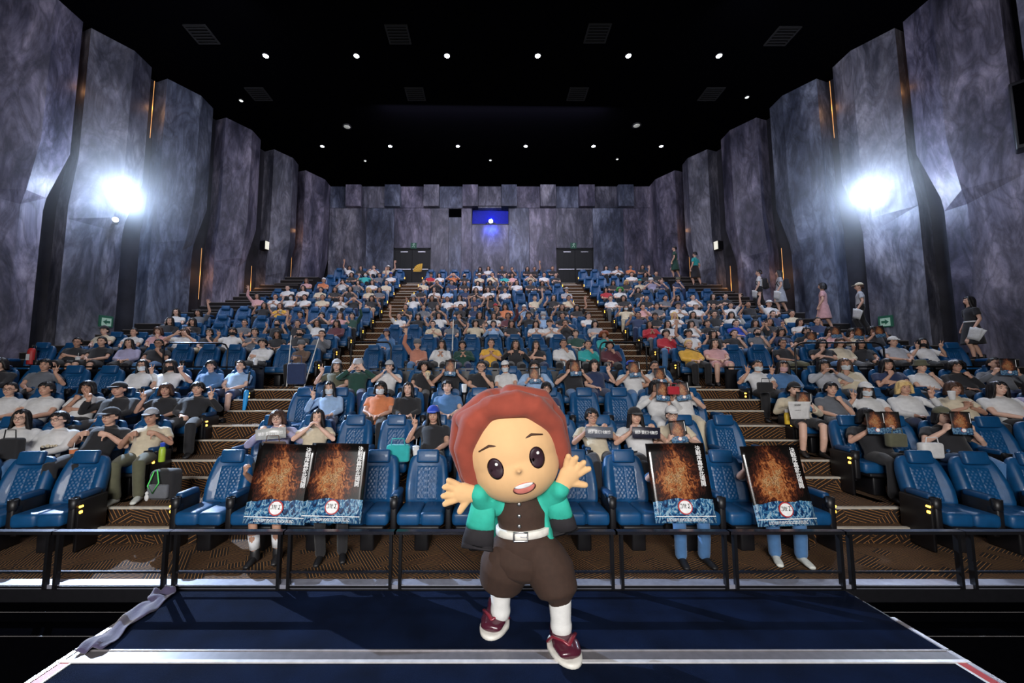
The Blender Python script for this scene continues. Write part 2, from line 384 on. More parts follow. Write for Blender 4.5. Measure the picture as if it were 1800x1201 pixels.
# exit signs
FONT = None
def text_mesh(txt, size, vertical=False, extrude=.002, spacing=1.0):
    cu = bpy.data.curves.new('txt', 'FONT'); cu.body = '\n'.join(txt) if vertical else txt
    cu.size = size; cu.extrude = extrude; cu.align_x = 'CENTER'; cu.align_y = 'CENTER'; cu.space_line = spacing; cu.resolution_u = 3; cu.offset = size*.012
    o = bpy.data.objects.new('txt', cu); C.objects.link(o); dg = bpy.context.evaluated_depsgraph_get(); dg.update()
    me = bpy.data.meshes.new_from_object(o.evaluated_get(dg)); bpy.data.objects.remove(o); bpy.data.curves.remove(cu); me.materials.clear(); me.name = 'lettering'; return me
def run_man():
    s = Soup()
    s.ell((.02, 0, .085), (.02, .006, .02), nu=8, nv=5)
    for pts in (((.01, 0, .06), (-.01, 0, .0)), ((.01, 0, .055), (.05, 0, .03)), ((.005, 0, .05), (-.035, 0, .045)), ((-.01, 0, 0), (.03, 0, -.03), (.03, 0, -.07)), ((-.01, 0, 0), (-.03, 0, -.04), (-.06, 0, -.06))):
        s.tube(pts, [.009]*len(pts), 6)
    return s.mesh('running_figure')
for k, px in enumerate((727, 1008)):
    p = at(px, 432, YB-.05)
    e = empty('exit_sign', (p.x, p.y, p.z)); tag(e, 'small green exit sign above the %s black double door' % ('left' if k == 0 else 'right'), 'sign', 'exit signs above the back doors')
    link('sign_box', Soup().box(-.16, .16, -.02, .05, -.16, .16).mesh('sign_box'), MT['green'], e)
    link('running_figure', run_man(), MT['greenw'], e, loc=(0, -.025, 0), scale=(1.4, 1, 1.4))
for side, px, nm in ((-1, 174, 'left'), (1, 1569, 'right')):
    Yq = 11.0 if side < 0 else 11.2
    p = at(px, 566, Yq); 
    rz = -side*atan2(1, .33) if side > 0 else atan2(1, .33)
    nrm = Vector((1, -.33, 0)) if side < 0 else Vector((-1, -.33, 0))
    Yq = 12.0
    # place on the wall face
    t = (px-855)/700
    best = min((abs(xw(side, y_/50)*1-(t*(y_/50*cos(TH)+at(px, 566, y_/50).z*sin(TH)))), y_/50) for y_ in range(450, 1000))[1]
    p = at(px, 566, best)+nrm.normalized()*.34
    e = empty('exit_sign', p, atan2(nrm.x, -nrm.y)); tag(e, 'green and white exit arrow sign low on the %s stone wall' % nm, 'sign')
    link('sign_box', Soup().box(-.17, .17, -.01, .05, -.17, .17).mesh('sign_box'), MT['green'], e)
    link('sign_face', Soup().box(-.12, .12, -.02, -.01, -.14, .10).mesh('sign_face'), MT['greenw'], e)
    s = Soup(); q = side if side > 0 else -1
    s.add([(q*.09, -.024, -.02), (q*.0, -.024, .06), (q*.0, -.024, .015), (-q*.09, -.024, .015), (-q*.09, -.024, -.055), (0, -.024, -.055), (q*.0, -.024, -.10)], [(0, 1, 2, 3, 4, 5, 6)])
    link('arrow', s.mesh('arrow'), MT['green'], e)
    # small lit wall lamp further back
    px2 = 466 if side < 0 else 1262
    best = min((abs(xw(side, y_/50)-at(px2, 432, y_/50).x), y_/50) for y_ in range(600, 1070))[1]
    p = at(px2, 432, best)+nrm.normalized()*.1
    e = empty('wall_lamp', p, atan2(nrm.x, -nrm.y)); tag(e, 'small dim white rectangular lamp on the %s wall, beyond the third panel' % nm, 'lamp')
    link('lamp_face', Soup().box(-.09, .09, -.04, .0, -.18, .18).mesh('lamp_face'), mat('dim_lamp', (.8, .8, .7), .5, emit=(.9, .85, .65), estr=.6), e)
    link('lamp_housing', Soup().box(-.11, .11, .0, .3, -.2, .2).mesh('lamp_housing'), MT['black'], e)
# ceiling lamps
def downlight(x, y, r, m, label, grp=None, bez=MT['black']):
    e = empty('ceiling_downlight', (x, y, CEIL)); tag(e, label, 'lamp', grp)
    s = Soup(); n = 16
    s.rings([[(rr*cos(2*pi*j/n), rr*sin(2*pi*j/n), z) for j in range(n)] for rr, z in ((r*1.35, 0), (r*1.35, -.03), (r*1.05, -.035), (r*1.0, -.01))], cap=False)
    link('bezel', s.mesh('bezel', True), bez, e)
    s = Soup(); s.ell((0, 0, -.025), (r, r, .03), nu=12, nv=6); link('lens', s.mesh('lens', True), m, e)
ordn = ['first', 'second', 'third', 'fourth', 'fifth', 'sixth', 'seventh', 'eighth', 'ninth', 'tenth', 'eleventh', 'twelfth', 'thirteenth', 'fourteenth']
for i, (x, y) in enumerate(DL):
    downlight(x, y, .085 if i < 6 else .08, MT['lamp'], 'bright round white ceiling lamp, %s from the left in the %s row' % (ordn[i % 6], 'nearer' if i < 6 else 'farther'), 'ceiling lamps')
mdim = mat('dim_ceiling_lamp', (.8, .8, .75), .5, emit=(.8, .85, .8), estr=1.2)
mdisc = mat('pale_ceiling_disc', (.55, .56, .5), .6, emit=(.6, .62, .55), estr=.22)
for px, py, r, m, lb in ((424, 176, .07, mdim, 'small dim lamp high on the ceiling, at the far left'), (1313, 170, .07, mdim, 'small dim lamp high on the ceiling, at the far right'),
                         (610, 222, .14, mdisc, 'pale round ceiling disc left of centre'), (1119, 220, .14, mdisc, 'pale round ceiling disc right of centre'),
                         (642, 282, .06, mdim, 'tiny dim ceiling lamp, left of the three above the booth'), (862, 281, .06, mdim, 'tiny dim ceiling lamp, middle of the three above the booth'), (1085, 279, .06, mdim, 'tiny dim ceiling lamp, right of the three above the booth')):
    a = math.atan2(600.5-py, 700.0)+TH; Yc = CEIL/math.tan(a); p = at(px, py, Yc)
    downlight(p.x, p.y, r, m, lb)
for k, (px, py) in enumerate(((355, 60), (700, 60), (1050, 58), (1375, 63), (455, 165), (730, 165), (1015, 165), (1250, 165))):
    a = math.atan2(600.5-py, 700.0)+TH; Yc = CEIL/math.tan(a); p = at(px, py, Yc)
    e = empty('ceiling_vent', (p.x, p.y, CEIL)); tag(e, 'dark square air vent in the ceiling, %s from left in the %s row' % (ordn[k % 4], 'nearer' if k < 4 else 'farther'), 'vent', 'ceiling vents')
    s = Soup().box(-.35, .35, -.35, -.3, -.04, 0).box(-.35, .35, .3, .35, -.04, 0).box(-.35, -.3, -.3, .3, -.04, 0).box(.3, .35, -.3, .3, -.04, 0)
    link('vent_frame', s.mesh('vent_frame'), mat('vent_grey', (.0010, .0012, .0018), .95) if k == 0 else bpy.data.materials['vent_grey'], e)
    for j in range(5): link('slat', Soup().box(-.3, .3, -.25+j*.11, -.2+j*.11, -.035, -.01).mesh('slat'), bpy.data.materials['vent_grey'], e)
# side spotlights
for side, P_, nm in ((-1, SPL, 'left'), (1, SPR, 'right')):
    yaw = atan2(-P_.x*.5, P_.y)
    e = empty('stage_spotlight', P_, -side*0.75); tag(e, 'blazing blue-white stage spotlight high on the %s stone wall' % nm, 'spotlight')
    s = Soup(); s.tube([(0, .34, 0), (0, -.12, 0)], [.14, .2], 20, round_=False); link('housing', s.mesh('housing', True), MT['black'], e)
    s = Soup(); s.ell((0, -.12, 0), (.19, .06, .19)); link('lens', s.mesh('lens', True), mat('spot_lens', (1, 1, 1), .3, emit=(.75, .87, 1.0), estr=400), e)
    s = Soup(); s.tube([(-.22, .1, 0), (-.22, .1, .26), (.22, .1, .26), (.22, .1, 0)], [.02]*4, 6); s.tube([(0, .1, .26), (0, .75, .3)], [.03, .03], 6); link('yoke', s.mesh('yoke'), MT['black'], e)
    if side < 0:
        q = at(203, 387, 11.9); e2 = empty('small_spotlight', q, .75); tag(e2, 'small round white lamp just below the left stage spotlight', 'spotlight')
        s = Soup(); s.tube([(0, .3, 0), (0, -.05, 0)], [.07, .08], 14, round_=False); link('housing', s.mesh('housing', True), MT['black'], e2)
        s = Soup(); s.ell((0, -.05, 0), (.075, .03, .075)); link('lens', s.mesh('lens', True), mat('small_lens', (1, 1, 1), .3, emit=(.9, .95, 1.0), estr=12), e2)
    # added scattering sphere imitates lens bloom; density falls off from the lamp
    m = bpy.data.materials.new('bloom_scatter'); m.use_nodes = True; N = m.node_tree.nodes; L = m.node_tree.links
    N.remove(N['Principled BSDF']); vo = N.new('ShaderNodeVolumeScatter'); vo.inputs['Color'].default_value = (.85, .92, 1, 1); vo.inputs['Anisotropy'].default_value = .0
    tc = N.new('ShaderNodeTexCoord'); ln = N.new('ShaderNodeVectorMath'); ln.operation = 'LENGTH'; L.new(tc.outputs['Object'], ln.inputs[0])
    mr = N.new('ShaderNodeMapRange'); mr.inputs['From Min'].default_value = 0; mr.inputs['From Max'].default_value = 3.3; mr.inputs['To Min'].default_value = 1; mr.inputs['To Max'].default_value = 0
    L.new(ln.outputs['Value'], mr.inputs['Value']); L.new(M2(N, L, 'MULTIPLY', M2(N, L, 'POWER', mr.outputs[0], 3.0), .30), vo.inputs['Density']); L.new(vo.outputs[0], N['Material Output'].inputs['Volume'])
    s = Soup(); s.ell((0, 0, 0), (3.3, 3.3, 3.3), nu=24, nv=16)
    hz = link('glow_volume', s.mesh('glow_volume', True), m); hz.location = P_+Vector((-side*.6, -.4, 0)); tag(hz, 'added scattering sphere imitating bloom around the %s stage spotlight' % nm, 'glow_volume', None, 'stuff')

# ---------------------------------------------------------------- tiers
FR = [dict(Y=5.17, z=-1.935, h=-.915), dict(Y=6.11, z=-1.59, h=-.571), dict(Y=7.11, z=-1.21, h=-.191), dict(Y=8.22, z=-.80, h=.222)]
UPY = [10.2+1.12*k for k in range(10)]
UPH = [.816, 1.21, 1.64, 2.06, 2.55, 3.10, 3.69, 4.28, 4.91, 5.56]
ROWS = FR+[dict(Y=UPY[k], z=UPH[k]-1.02, h=UPH[k]) for k in range(10)]
SLOPE = {-1: .125, 0: 0., 1: .125}
def slabpoly(side, xi, xo, Ya, Yb, z0, z1, nm='floor', top=None):
    dy = 0 if side == 0 else .125*abs(xo-xi)
    if side == 0: pts = [(xi, Ya), (xo, Ya), (xo, Yb), (xi, Yb)]
    elif side > 0: pts = [(xi, Ya), (xo, Ya-dy), (xo, Yb), (xi, Yb)]
    else: pts = [(-xo, Ya-dy), (-xi, Ya), (-xi, Yb), (-xo, Yb)]
    s = Soup().prism(pts, z0, z1); me = s.mesh(nm, mats=(MT['floor'], MT['riser']))
    for p in me.polygons:
        if abs(p.normal.z) < .5: p.material_index = 1
    o = bpy.data.objects.new(nm, me); C.objects.link(o); o['kind'] = 'structure'; return o
EDGE = [4.22]+[FR[i-1]['Y']+.10 for i in range(1, 4)]+[8.35, 9.0]+[UPY[k-1]+.14 for k in range(1, 10)]
# block limits (inner/outer x): centre lower/upper, sides lower/upper
CL = (-3.50, 3.92); CU = (-3.2, 3.60); SI = {(-1, 0): 4.62, (1, 0): 5.0, (-1, 1): 4.15, (1, 1): 4.68}
levels = [(FR[0]['z'], 4.22, 9.)]+[(FR[i]['z'], EDGE[i], 9.) for i in (1, 2, 3)]
for i in range(4):
    z = FR[i]['z']; Ya = EDGE[i]; Yb = (EDGE+[0])[i+1]+.3 if i < 3 else 8.4
    if i == 0: o = slabpoly(0, -15, 15, 3.96, 6.6, z-.5, z)
    else:
        slabpoly(0, CL[0], CL[1], Ya, Yb, z-.6, z)
        for sd in (-1, 1): slabpoly(sd, SI[(sd, 0)], 14.5, Ya, Yb+.6, z-.6, z)
slabpoly(0, -14.5, 14.5, 8.35, 12, -1.1, -.41)                # cross aisle
for k in range(10):
    z = ROWS[4+k]['z']; Ya = 8.95 if k == 0 else UPY[k-1]+.14; Yb = UPY[k]+.6 if k < 9 else 21.6
    slabpoly(0, CU[0], CU[1], Ya, Yb, z-.9, z)
    for sd in (-1, 1):
        wid = abs(xw(sd, UPY[k]))-(1.25 if k > 2 else 1.75)
        slabpoly(sd, SI[(sd, 1)], wid, Ya, Yb+.3, z-1.2, z)
# landing by the doors
slabpoly(0, -10.5, 10.8, 20.55, 21.6, 3.0, 4.9)
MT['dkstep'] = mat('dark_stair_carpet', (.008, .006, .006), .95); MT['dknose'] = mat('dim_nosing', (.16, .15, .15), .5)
# ---- aisle steps
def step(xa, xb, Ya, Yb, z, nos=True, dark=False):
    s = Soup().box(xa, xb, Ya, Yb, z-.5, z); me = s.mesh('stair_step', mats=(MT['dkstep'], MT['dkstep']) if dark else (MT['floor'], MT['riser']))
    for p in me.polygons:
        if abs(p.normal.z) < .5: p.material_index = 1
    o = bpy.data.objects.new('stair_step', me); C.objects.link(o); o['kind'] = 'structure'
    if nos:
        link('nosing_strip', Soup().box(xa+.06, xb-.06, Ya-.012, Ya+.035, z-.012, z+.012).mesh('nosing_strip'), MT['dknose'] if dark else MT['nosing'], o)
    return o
steps = [(-1.765, 4.86), (-1.59, 5.04), (-1.40, 5.74), (-1.21, 5.96), (-1.0, 6.48), (-.80, 6.72), (-.60, 7.25), (-.41, 7.42), (-.24, 7.9)]
for n, (z, Ys) in enumerate(steps):
    Ye = steps[n+1][1]+.02 if n < 8 else 8.8
    step(-4.72, -3.40, Ys, Ye, z); step(3.84, 5.12, Ys, Ye, z)
ust = [(-.20, 8.7)]
for k in range(1, 10):
    z1 = ROWS[4+k]['z']; z0 = ROWS[4+k-1]['z']; E = UPY[k-1]+.14
    n = 2 if k < 6 else 3
    for j in range(n): ust.append((z0+(z1-z0)*(j+1)/n, E-.34*(n-1-j)*(.82 if n == 3 else 1)))
ust += [(4.62, 19.9), (4.78, 20.2), (4.93, 20.5)]
for n, (z, Ys) in enumerate(ust):
    Ye = ust[n+1][1]+.02 if n < len(ust)-1 else 21.5
    step(-4.22, -3.15, Ys, Ye, z); step(3.55, 4.72, Ys, Ye, z)
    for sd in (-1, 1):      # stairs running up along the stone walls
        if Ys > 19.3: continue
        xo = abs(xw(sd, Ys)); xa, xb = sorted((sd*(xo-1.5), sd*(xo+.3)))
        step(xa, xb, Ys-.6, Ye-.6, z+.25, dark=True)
# ---------------------------------------------------------------- cinema seat (origin on the floor below the headrest, faces -Y)
def ring_rr(w, y0, y1, z, r, bulge=0., lean=0.):
    """horizontal section of the backrest, w half width, front y0, back y1, side bolsters pushed forward by bulge"""
    fr = [(-w, y0+.02), (-w*.93, y0-bulge), (-w*.72, y0-bulge), (-w*.58, y0), (-w*.25, y0+.006), (0, y0+.008), (w*.25, y0+.006), (w*.58, y0), (w*.72, y0-bulge), (w*.93, y0-bulge), (w, y0+.02), (w, y1-.03), (w*.9, y1), (-w*.9, y1), (-w, y1-.03)]
    return [(x, y, z) for x, y in fr]
def back_y(z): return -.215+(z-.42)*.27           # front surface of the leaning backrest
def seat_back():
    s = Soup(); rs = []
    prof = [(.40, .245, .02), (.50, .258, .035), (.62, .262, .045), (.74, .258, .042), (.85, .248, .03), (.94, .236, .016), (1.0, .222, .006), (1.035, .195, .0), (1.05, .15, 0)]
    for z, w_, bl in prof:
        y0 = back_y(z); th = .11 if z < .9 else .11-(z-.9)*.35
        rs.append(ring_rr(w_, y0, y0+th, z, .03, bl))
    s.rings(rs); return s.mesh('backrest', True)
def quilt():
    s = Soup(); nx, nz = 26, 44; v = []; f = []
    z0, z1, w_ = .47, .91, .135
    for j in range(nz+1):
        z = z0+(z1-z0)*j/nz
        for i in range(nx+1):
            x = -w_+2*w_*i/nx
            a = abs(((x/.046+z/.075) % 1)-.5)*2; b = abs(((x/.046-z/.075) % 1)-.5)*2
            h = min(1-a, 1-b)
            h = min(1., h*2.2)*.011
            if abs(x) < .008: h = -.002
            e = min(1, min(w_-abs(x), min(z-z0, z1-z)*.8)/.02)
            v.append((x, back_y(z)+.004-h*e-.004*e, z))
    for j in range(nz):
        for i in range(nx):
            a = j*(nx+1)+i; f.append((a, a+1, a+nx+2, a+nx+1))
    s.add(v, f); return s.mesh('quilted_panel', True)
SM = {}
SM['backrest'] = seat_back(); SM['quilt'] = quilt()
SM['headrest'] = rbox('headrest', .275, .085, .185, .03, 3, (0, -.075, 1.045), M=Matrix.Rotation(radians(-12), 4, 'X'))
def cushion():
    s = Soup(); n = 0
    a = rbox('c1', .262, .50, .15, .045, 3, (-.1295, -.475, .385)); b = rbox('c2', .262, .50, .15, .045, 3, (.1295, -.475, .385))
    return join('seat_cushion', [a, b, rbox('c3', .50, .46, .10, .03, 2, (0, -.46, .365))])
SM['cushion'] = cushion()
for p in SM['cushion'].polygons: p.use_smooth = True
SM['pad'] = rbox('armrest_pad', .085, .36, .075, .03, 3, (0, -.43, .60))
SM['armbody'] = join('armrest', [rbox('a1', .065, .40, .42, .02, 2, (0, -.42, .40)), rbox('a2', .07, .14, .30, .02, 2, (0, -.62, .38))])
def cupholder():
    s = Soup(); n = 14; c = (0, -.655)
    rs = [[(c[0]+r*cos(2*pi*j/n), c[1]+r*sin(2*pi*j/n), z) for j in range(n)] for r, z in ((.034, .47), (.046, .50), (.048, .60), (.040, .60), (.037, .50), (.02, .485))]
    s.rings(rs); return s.mesh('cup_holder', True)
SM['cup'] = cupholder()
SM['base'] = join('seat_base', [rbox('b1', .16, .34, .32, .02, 2, (0, -.36, .16)), rbox('b2', .44, .46, .05, .015, 2, (0, -.45, .30))])
SM['shell'] = rbox('back_shell', .40, .05, .60, .02, 2, (0, .02, .70), M=Matrix.Rotation(radians(-14), 4, 'X'))
SM['endpanel'] = rbox('end_panel', .035, .40, .56, .02, 2, (0, -.38, .29))
SM['alamp'] = join('aisle_lamp', [rbox('l1', .02, .05, .022, .006, 1, (0, -.55, .50)), rbox('l2', .02, .035, .03, .006, 1, (0, -.55, .44))])
SM['foot'] = rbox('foot', .03, .05, .012, .003, 1, (0, -.5, .006))
for k_ in ('backrest', 'quilt', 'headrest', 'shell'):
    for v_ in SM[k_].vertices: v_.co.z = .40+(v_.co.z-.40)*.865
for k_ in ('pad', 'armbody', 'cup'):
    for v_ in SM[k_].vertices: v_.co.y = -.25+(v_.co.y+.25)*.80
for v_ in SM['cushion'].vertices: v_.co.y = -.22+(v_.co.y+.22)*.86
seat_log = []
def make_seat(pos, rz, label, right_arm=False, end=0, detail=2):
    e = empty('cinema_seat', pos, rz); tag(e, label, 'seat', 'blue cinema seats')
    link('backrest', SM['backrest'], MT['leather'], e)
    link('headrest', SM['headrest'], MT['leather'], e)
    if detail > 0:
        link('quilted_panel', SM['quilt'], MT['leather'], e)
        link('seat_cushion', SM['cushion'], MT['leather'], e)
        for sx in ((-1, 1) if right_arm else (-1,)):
            ar = link('armrest', SM['armbody'], MT['black'], e, loc=(sx*.303, 0, 0))
            link('armrest_pad', SM['pad'], MT['leather_dark'], ar)
            if detail > 1: link('cup_holder', SM['cup'], MT['black'], ar)
        link('seat_base', SM['base'], MT['black'], e)
    if end:
        ep = link('end_panel', SM['endpanel'], MT['black'], e, loc=(end*.345, 0, 0))
        link('aisle_lamp', SM['alamp'], MT['amber'], ep, loc=(end*.02, 0, 0))
    return e
ORD = ['first', 'second', 'third', 'fourth', 'fifth', 'sixth', 'seventh', 'eighth', 'ninth', 'tenth', 'eleventh', 'twelfth', 'thirteenth', 'fourteenth']
SEATS = []     # dicts: row, block(-1 left,0 centre,1 right), idx, pos, rz
PIT = .61
for r, R in enumerate(ROWS):
    up = r >= 4
    if not up: xs = [-3.17+PIT*j for j in range(12)]
    else: xs = [-2.87+.613*j for j in range(11)]
    for j, x in enumerate(xs): SEATS.append(dict(r=r, b=0, i=j, pos=Vector((x, R['Y'], R['z'])), rz=0, n=len(xs)))
    for sd in (-1, 1):
        x0 = {(-1, 0): 4.95, (1, 0): 5.36, (-1, 1): 4.48, (1, 1): 5.0}[(sd, int(up))]
        k = 0; x = x0; Y = R['Y']-(.06 if not up else 0); a = radians(6 if not up else 5)
        while True:
            if not up and k >= 6+(r > 1)+(r > 2): break
            if up and x > abs(xw(sd, Y))-(1.25 if r > 6 else 1.75)-.35: break
            SEATS.append(dict(r=r, b=sd, i=k, pos=Vector((sd*x, Y, R['z'])), rz=sd*-a, n=0))
            a2 = a; x += PIT*cos(a2); Y -= PIT*sin(a2); k += 1; a += radians(.35)
cnt = {}
for s in SEATS: cnt[(s['r'], s['b'])] = max(cnt.get((s['r'], s['b']), 0), s['i']+1)
SEATS.sort(key=lambda s: s['pos'].y)
def seat_phrase(s):
    rw = ('%s row' % ORD[s['r']]) if s['r'] < 13 else 'top row'
    if s['b'] == 0: return '%s, centre block, %s from left' % (rw, ORD[s['i']])
    return '%s, %s block, %s from aisle' % (rw, 'left' if s['b'] < 0 else 'right', ORD[s['i']])
taken = {}
# ---------------------------------------------------------------- people
HC = Vector((0, -.265, 1.035))           # head centre of a seated person
def ik(S, T, a, b, hint):
    S = Vector(S); T = Vector(T); d = T-S; L = d.length
    if L > (a+b)*.995: T = S+d*((a+b)*.995/L); d = T-S; L = d.length
    x = (a*a-b*b+L*L)/(2*L); h = sqrt(max(0, a*a-x*x)); u = d.normalized()
    hv = Vector(hint); hv = (hv-u*hv.dot(u)).normalized()
    return S+u*x+hv*h, T
def hand(s, W, d, n, kind, thumb_side, k=1.0):
    d = Vector(d).normalized(); n = Vector(n); n = (n-d*n.dot(d)).normalized(); t = d.cross(n)*thumb_side
    W = Vector(W)
    s.tube([W-d*.01, W+d*.03*k, W+d*.07*k, W+d*.088*k], [(.024*k, .017*k), (.034*k, .015*k), (.04*k, .014*k), (.037*k, .011*k)], 10, side=t)
    curls = {'open': (.12,)*4, 'V': (.05, .05, 1, 1), 'fist': (1,)*4, 'relax': (.4, .42, .45, .5), 'grip': (.62,)*4, 'thumb': (1,)*4, 'curl': (.5, .5, .55, .6)}[kind]
    fan = {'open': .16, 'V': .17, 'relax': .05}.get(kind, .0)
    for i, (cu, ln, off) in enumerate(zip(curls, (.072, .080, .074, .058), (.031, .0105, -.0105, -.031))):
        b = W+d*(.084-abs(off)*.15)*k+t*off*k; dirv = (d+t*(off/.031)*fan*1.6).normalized()
        if kind == 'V' and i < 2: dirv = (d+t*(.26 if i == 0 else -.20)).normalized()
        pts = [b]; ax = dirv
        for sgm, fr in enumerate((.42, .32, .26)):
            ang = cu*(1.35 if sgm == 0 else 1.55)*(1 if sgm < 2 else .7)
            q = Matrix.Rotation(ang, 3, dirv.cross(n).normalized()); ax = (q@ax).normalized()
            pts.append(pts[-1]+ax*ln*fr*1.05*k)
        s.tube(pts, [.0098*k, .0092*k, .0086*k, .0076*k], 7)
    b = W+d*.022*k+t*.024*k
    if kind == 'thumb': pts = [b, b+(t*.03+d*.02)*k, b+(t*.065+d*.012)*k]
    elif kind in ('fist', 'V', 'grip'): pts = [b, b+(t*.018+d*.03+n*.012)*k, b+(t*.0+d*.055+n*.036)*k]
    else: pts = [b, b+(t*.03+d*.032+n*.008)*k, b+(t*.05+d*.062+n*.012)*k]
    s.tube(pts, [.013*k, .011*k, .009*k], 8)
def head_soup(s, c, M=Matrix.Identity(3), k=1.0):
    c = Vector(c)
    def P(x, y, z): return c+M@Vector((x*k, y*k, z*k))
    def E(x, y, z, a, b, d_, rx=0): s.ell(P(x, y, z), (a*k, b*k, d_*k), rot=M@Euler((rx, 0, 0)).to_matrix(), nu=18, nv=12)
    E(0, .012, .03, .074, .090, .080); E(0, -.018, -.02, .064, .068, .078); E(0, -.034, -.068, .040, .042, .034)
    E(-.03, -.050, -.022, .026, .026, .026); E(.03, -.050, -.022, .026, .026, .026)      # cheeks
    s.tube([P(0, -.083, .012), P(0, -.097, -.012), P(0, -.101, -.024)], [.008*k, .011*k, .013*k], 8)     # nose
    E(0, -.080, .030, .05, .012, .012)                                                  # brow ridge
    E(0, -.080, -.050, .020, .012, .010)                                                # lips
    for sx in (-1, 1): s.ell(P(sx*.076, .008, -.005), (.010*k, .020*k, .030*k), rot=M, nu=8, nv=6)
ARM = {  # wrist, finger dir, palm normal, kind, elbow hint   (for the +x side)
 'lap': ((.085, -.64, .615), (-.75, -.6, -.05), (0, 0, -1), 'relax', (.9, .25, -.6)),
 'cross': ((-.05, -.50, .71), (-1, .05, .12), (0, 1, -.2), 'relax', (1, -.35, -.7)),
 'V': ((.225, -.44, .90), (.02, -.06, 1), (0, -1, 0), 'V', (.7, .1, -1)),
 'heart': ((.085, -.45, .90), (-.45, -.05, .85), (-.5, .2, -.5), 'curl', (1, .1, -.8)),
 'chin': ((.065, -.45, .84), (-.25, .25, .9), (-.3, .9, 0), 'fist', (.7, -.1, -1)),
 'hold': ((.145, -.54, .72), (-.25, -.25, .9), (-.9, .1, 0), 'grip', (.9, .2, -.8)),
 'holdhi': ((.150, -.50, .86), (-.2, -.2, .9), (-.9, .1, 0), 'grip', (.9, .2, -.9)),
 'poster': ((.295, -.665, 1.00), (-.1, -.3, .9), (-.6, .5, 0), 'grip', (.9, .2, -.9)),
 'up': ((.27, -.32, 1.30), (.12, 0, 1), (0, -1, 0), 'open', (.9, -.2, 0)),
 'clasp': ((.045, -.49, .74), (-.28, .05, .95), (-.9, .2, .1), 'relax', (1, 0, -.7)),
 'thumb': ((.15, -.49, .83), (-.85, -.25, .15), (-.2, .9, -.1), 'thumb', (.8, 0, -1)),
 'over': ((.125, -.44, .95), (-.62, .05, .75), (-.2, .9, 0), 'open', (1, 0, -.8)),
}
POSES = {'a': ('lap', 'lap'), 'b': ('cross', 'cross'), 'v': ('V', 'lap'), 'V': ('lap', 'V'), 'x': ('V', 'V'), 'h': ('heart', 'heart'), 'c': ('lap', 'chin'), 'C': ('chin', 'cross'),
         'p': ('hold', 'hold'), 'u': ('up', 'lap'), 'U': ('lap', 'up'), 'k': ('clasp', 'clasp'), 't': ('thumb', 'thumb'), 'f': ('over', 'over'), 'P': ('holdhi', 'holdhi'), 'H': ('poster', 'poster')}
SH = Vector((.168, -.222, .835))
TORSO = [((0, -.47, .50), (.165, .115)), ((0, -.425, .59), (.150, .115)), ((0, -.355, .69), (.150, .11)), ((0, -.285, .79), (.165, .105)), ((0, -.250, .845), (.150, .085)), ((0, -.238, .872), (.09, .06))]
def legs_pts(sx): return [Vector((sx*.09, -.48, .50)), Vector((sx*.115, -.68, .515)), Vector((sx*.13, -.86, .49)), Vector((sx*.13, -.86, .30)), Vector((sx*.125, -.83, .09))]
BODY = {}; SHIRT = {}
def build_pose(key):
    L_, R_ = POSES[key]; s = Soup(); sh = Soup(); ln = Soup()
    head_soup(s, HC)
    s.tube([(0, -.240, .82), (0, -.243, .90), (0, -.248, .97)], [(.062, .058), (.050, .050), (.050, .052)], 14, round_=False)
    for t_, r_ in [(TORSO, 1)]:
        s.tube([p for p, _ in TORSO], [(a*.86, b*.86) for _, (a, b) in TORSO], 18, side=(1, 0, 0))
        for q in (sh, ln): q.tube([p for p, _ in TORSO], [(a*1.06+.004, b*1.06+.004) for _, (a, b) in TORSO], 22, side=(1, 0, 0))
    for sx, nm in ((-1, L_), (1, R_)):
        w_, d_, n_, kd, hi = ARM[nm]; m = lambda v: Vector((v[0]*sx, v[1], v[2]))
        if nm == 'cross' and sx < 0: w_ = (w_[0], w_[1]+.05, w_[2]-.045)
        if nm == 'clasp' and sx < 0 or nm == 'lap' and sx < 0: w_ = (w_[0]-.02, w_[1]+.01, w_[2])
        S = m(SH); el, T = ik(S, m(w_), .275, .245, m(hi))
        s.tube([S+m((-.05, 0, -.01)), S, S.lerp(el, .5), el, el.lerp(T, .4), T], [.05, .050, .043, .036, .037, .025], 12)
        hand(s, T, m(d_), m(n_), kd, sx, 1.0)
        for q, full in ((sh, 0), (ln, 1)):
            q.tube([S+m((-.08, 0, -.02)), S+m((-.02, 0, -.0)), S+m((.005, 0, -.01))], [.06, .062, .060], 12)
            q.tube([S, S.lerp(el, .30), S.lerp(el, .62)], [.064, .064, .066], 12, round_=False) if not full else q.tube([S, S.lerp(el, .5), el, el.lerp(T, .5), el.lerp(T, .88)], [.062, .058, .053, .048, .040], 12, round_=False)
        P = legs_pts(sx)
        s.tube(P, [.072, .068, .052, .050, .036], 12)
    BODY[key] = remesh(s, 'body', .0085, 2, .5)
    SHIRT[key, 0] = remesh(sh, 'shirt', .014, 3, .5); SHIRT[key, 1] = remesh(ln, 'shirt', .014, 3, .5)
for k_ in POSES: build_pose(k_)
def trousers(kind):
    s = Soup()
    for sx in (-1, 1):
        P = legs_pts(sx)
        if kind == 'long': s.tube(P, [.090, .086, .072, .066, .062], 14); s.tube([P[3], P[4]], [.066, .064], 12)
        elif kind == 'shorts': s.tube([P[0], P[1], P[1].lerp(P[2], .8)], [.092, .090, .088], 14, round_=False)
    s.tube([(0, -.42, .49), (0, -.49, .51)], [(.175, .10), (.175, .10)], 16, side=(1, 0, 0))
    if kind == 'skirt': s.tube([(0, -.46, .52), (0, -.65, .52), (0, -.86, .46), (0, -.92, .37)], [(.17, .10), (.20, .105), (.23, .10), (.22, .05)], 18, side=(1, 0, 0))
    return remesh(s, 'trousers', .014, 3, .5)
LEGW = {k: trousers(k) for k in ('long', 'shorts', 'skirt')}
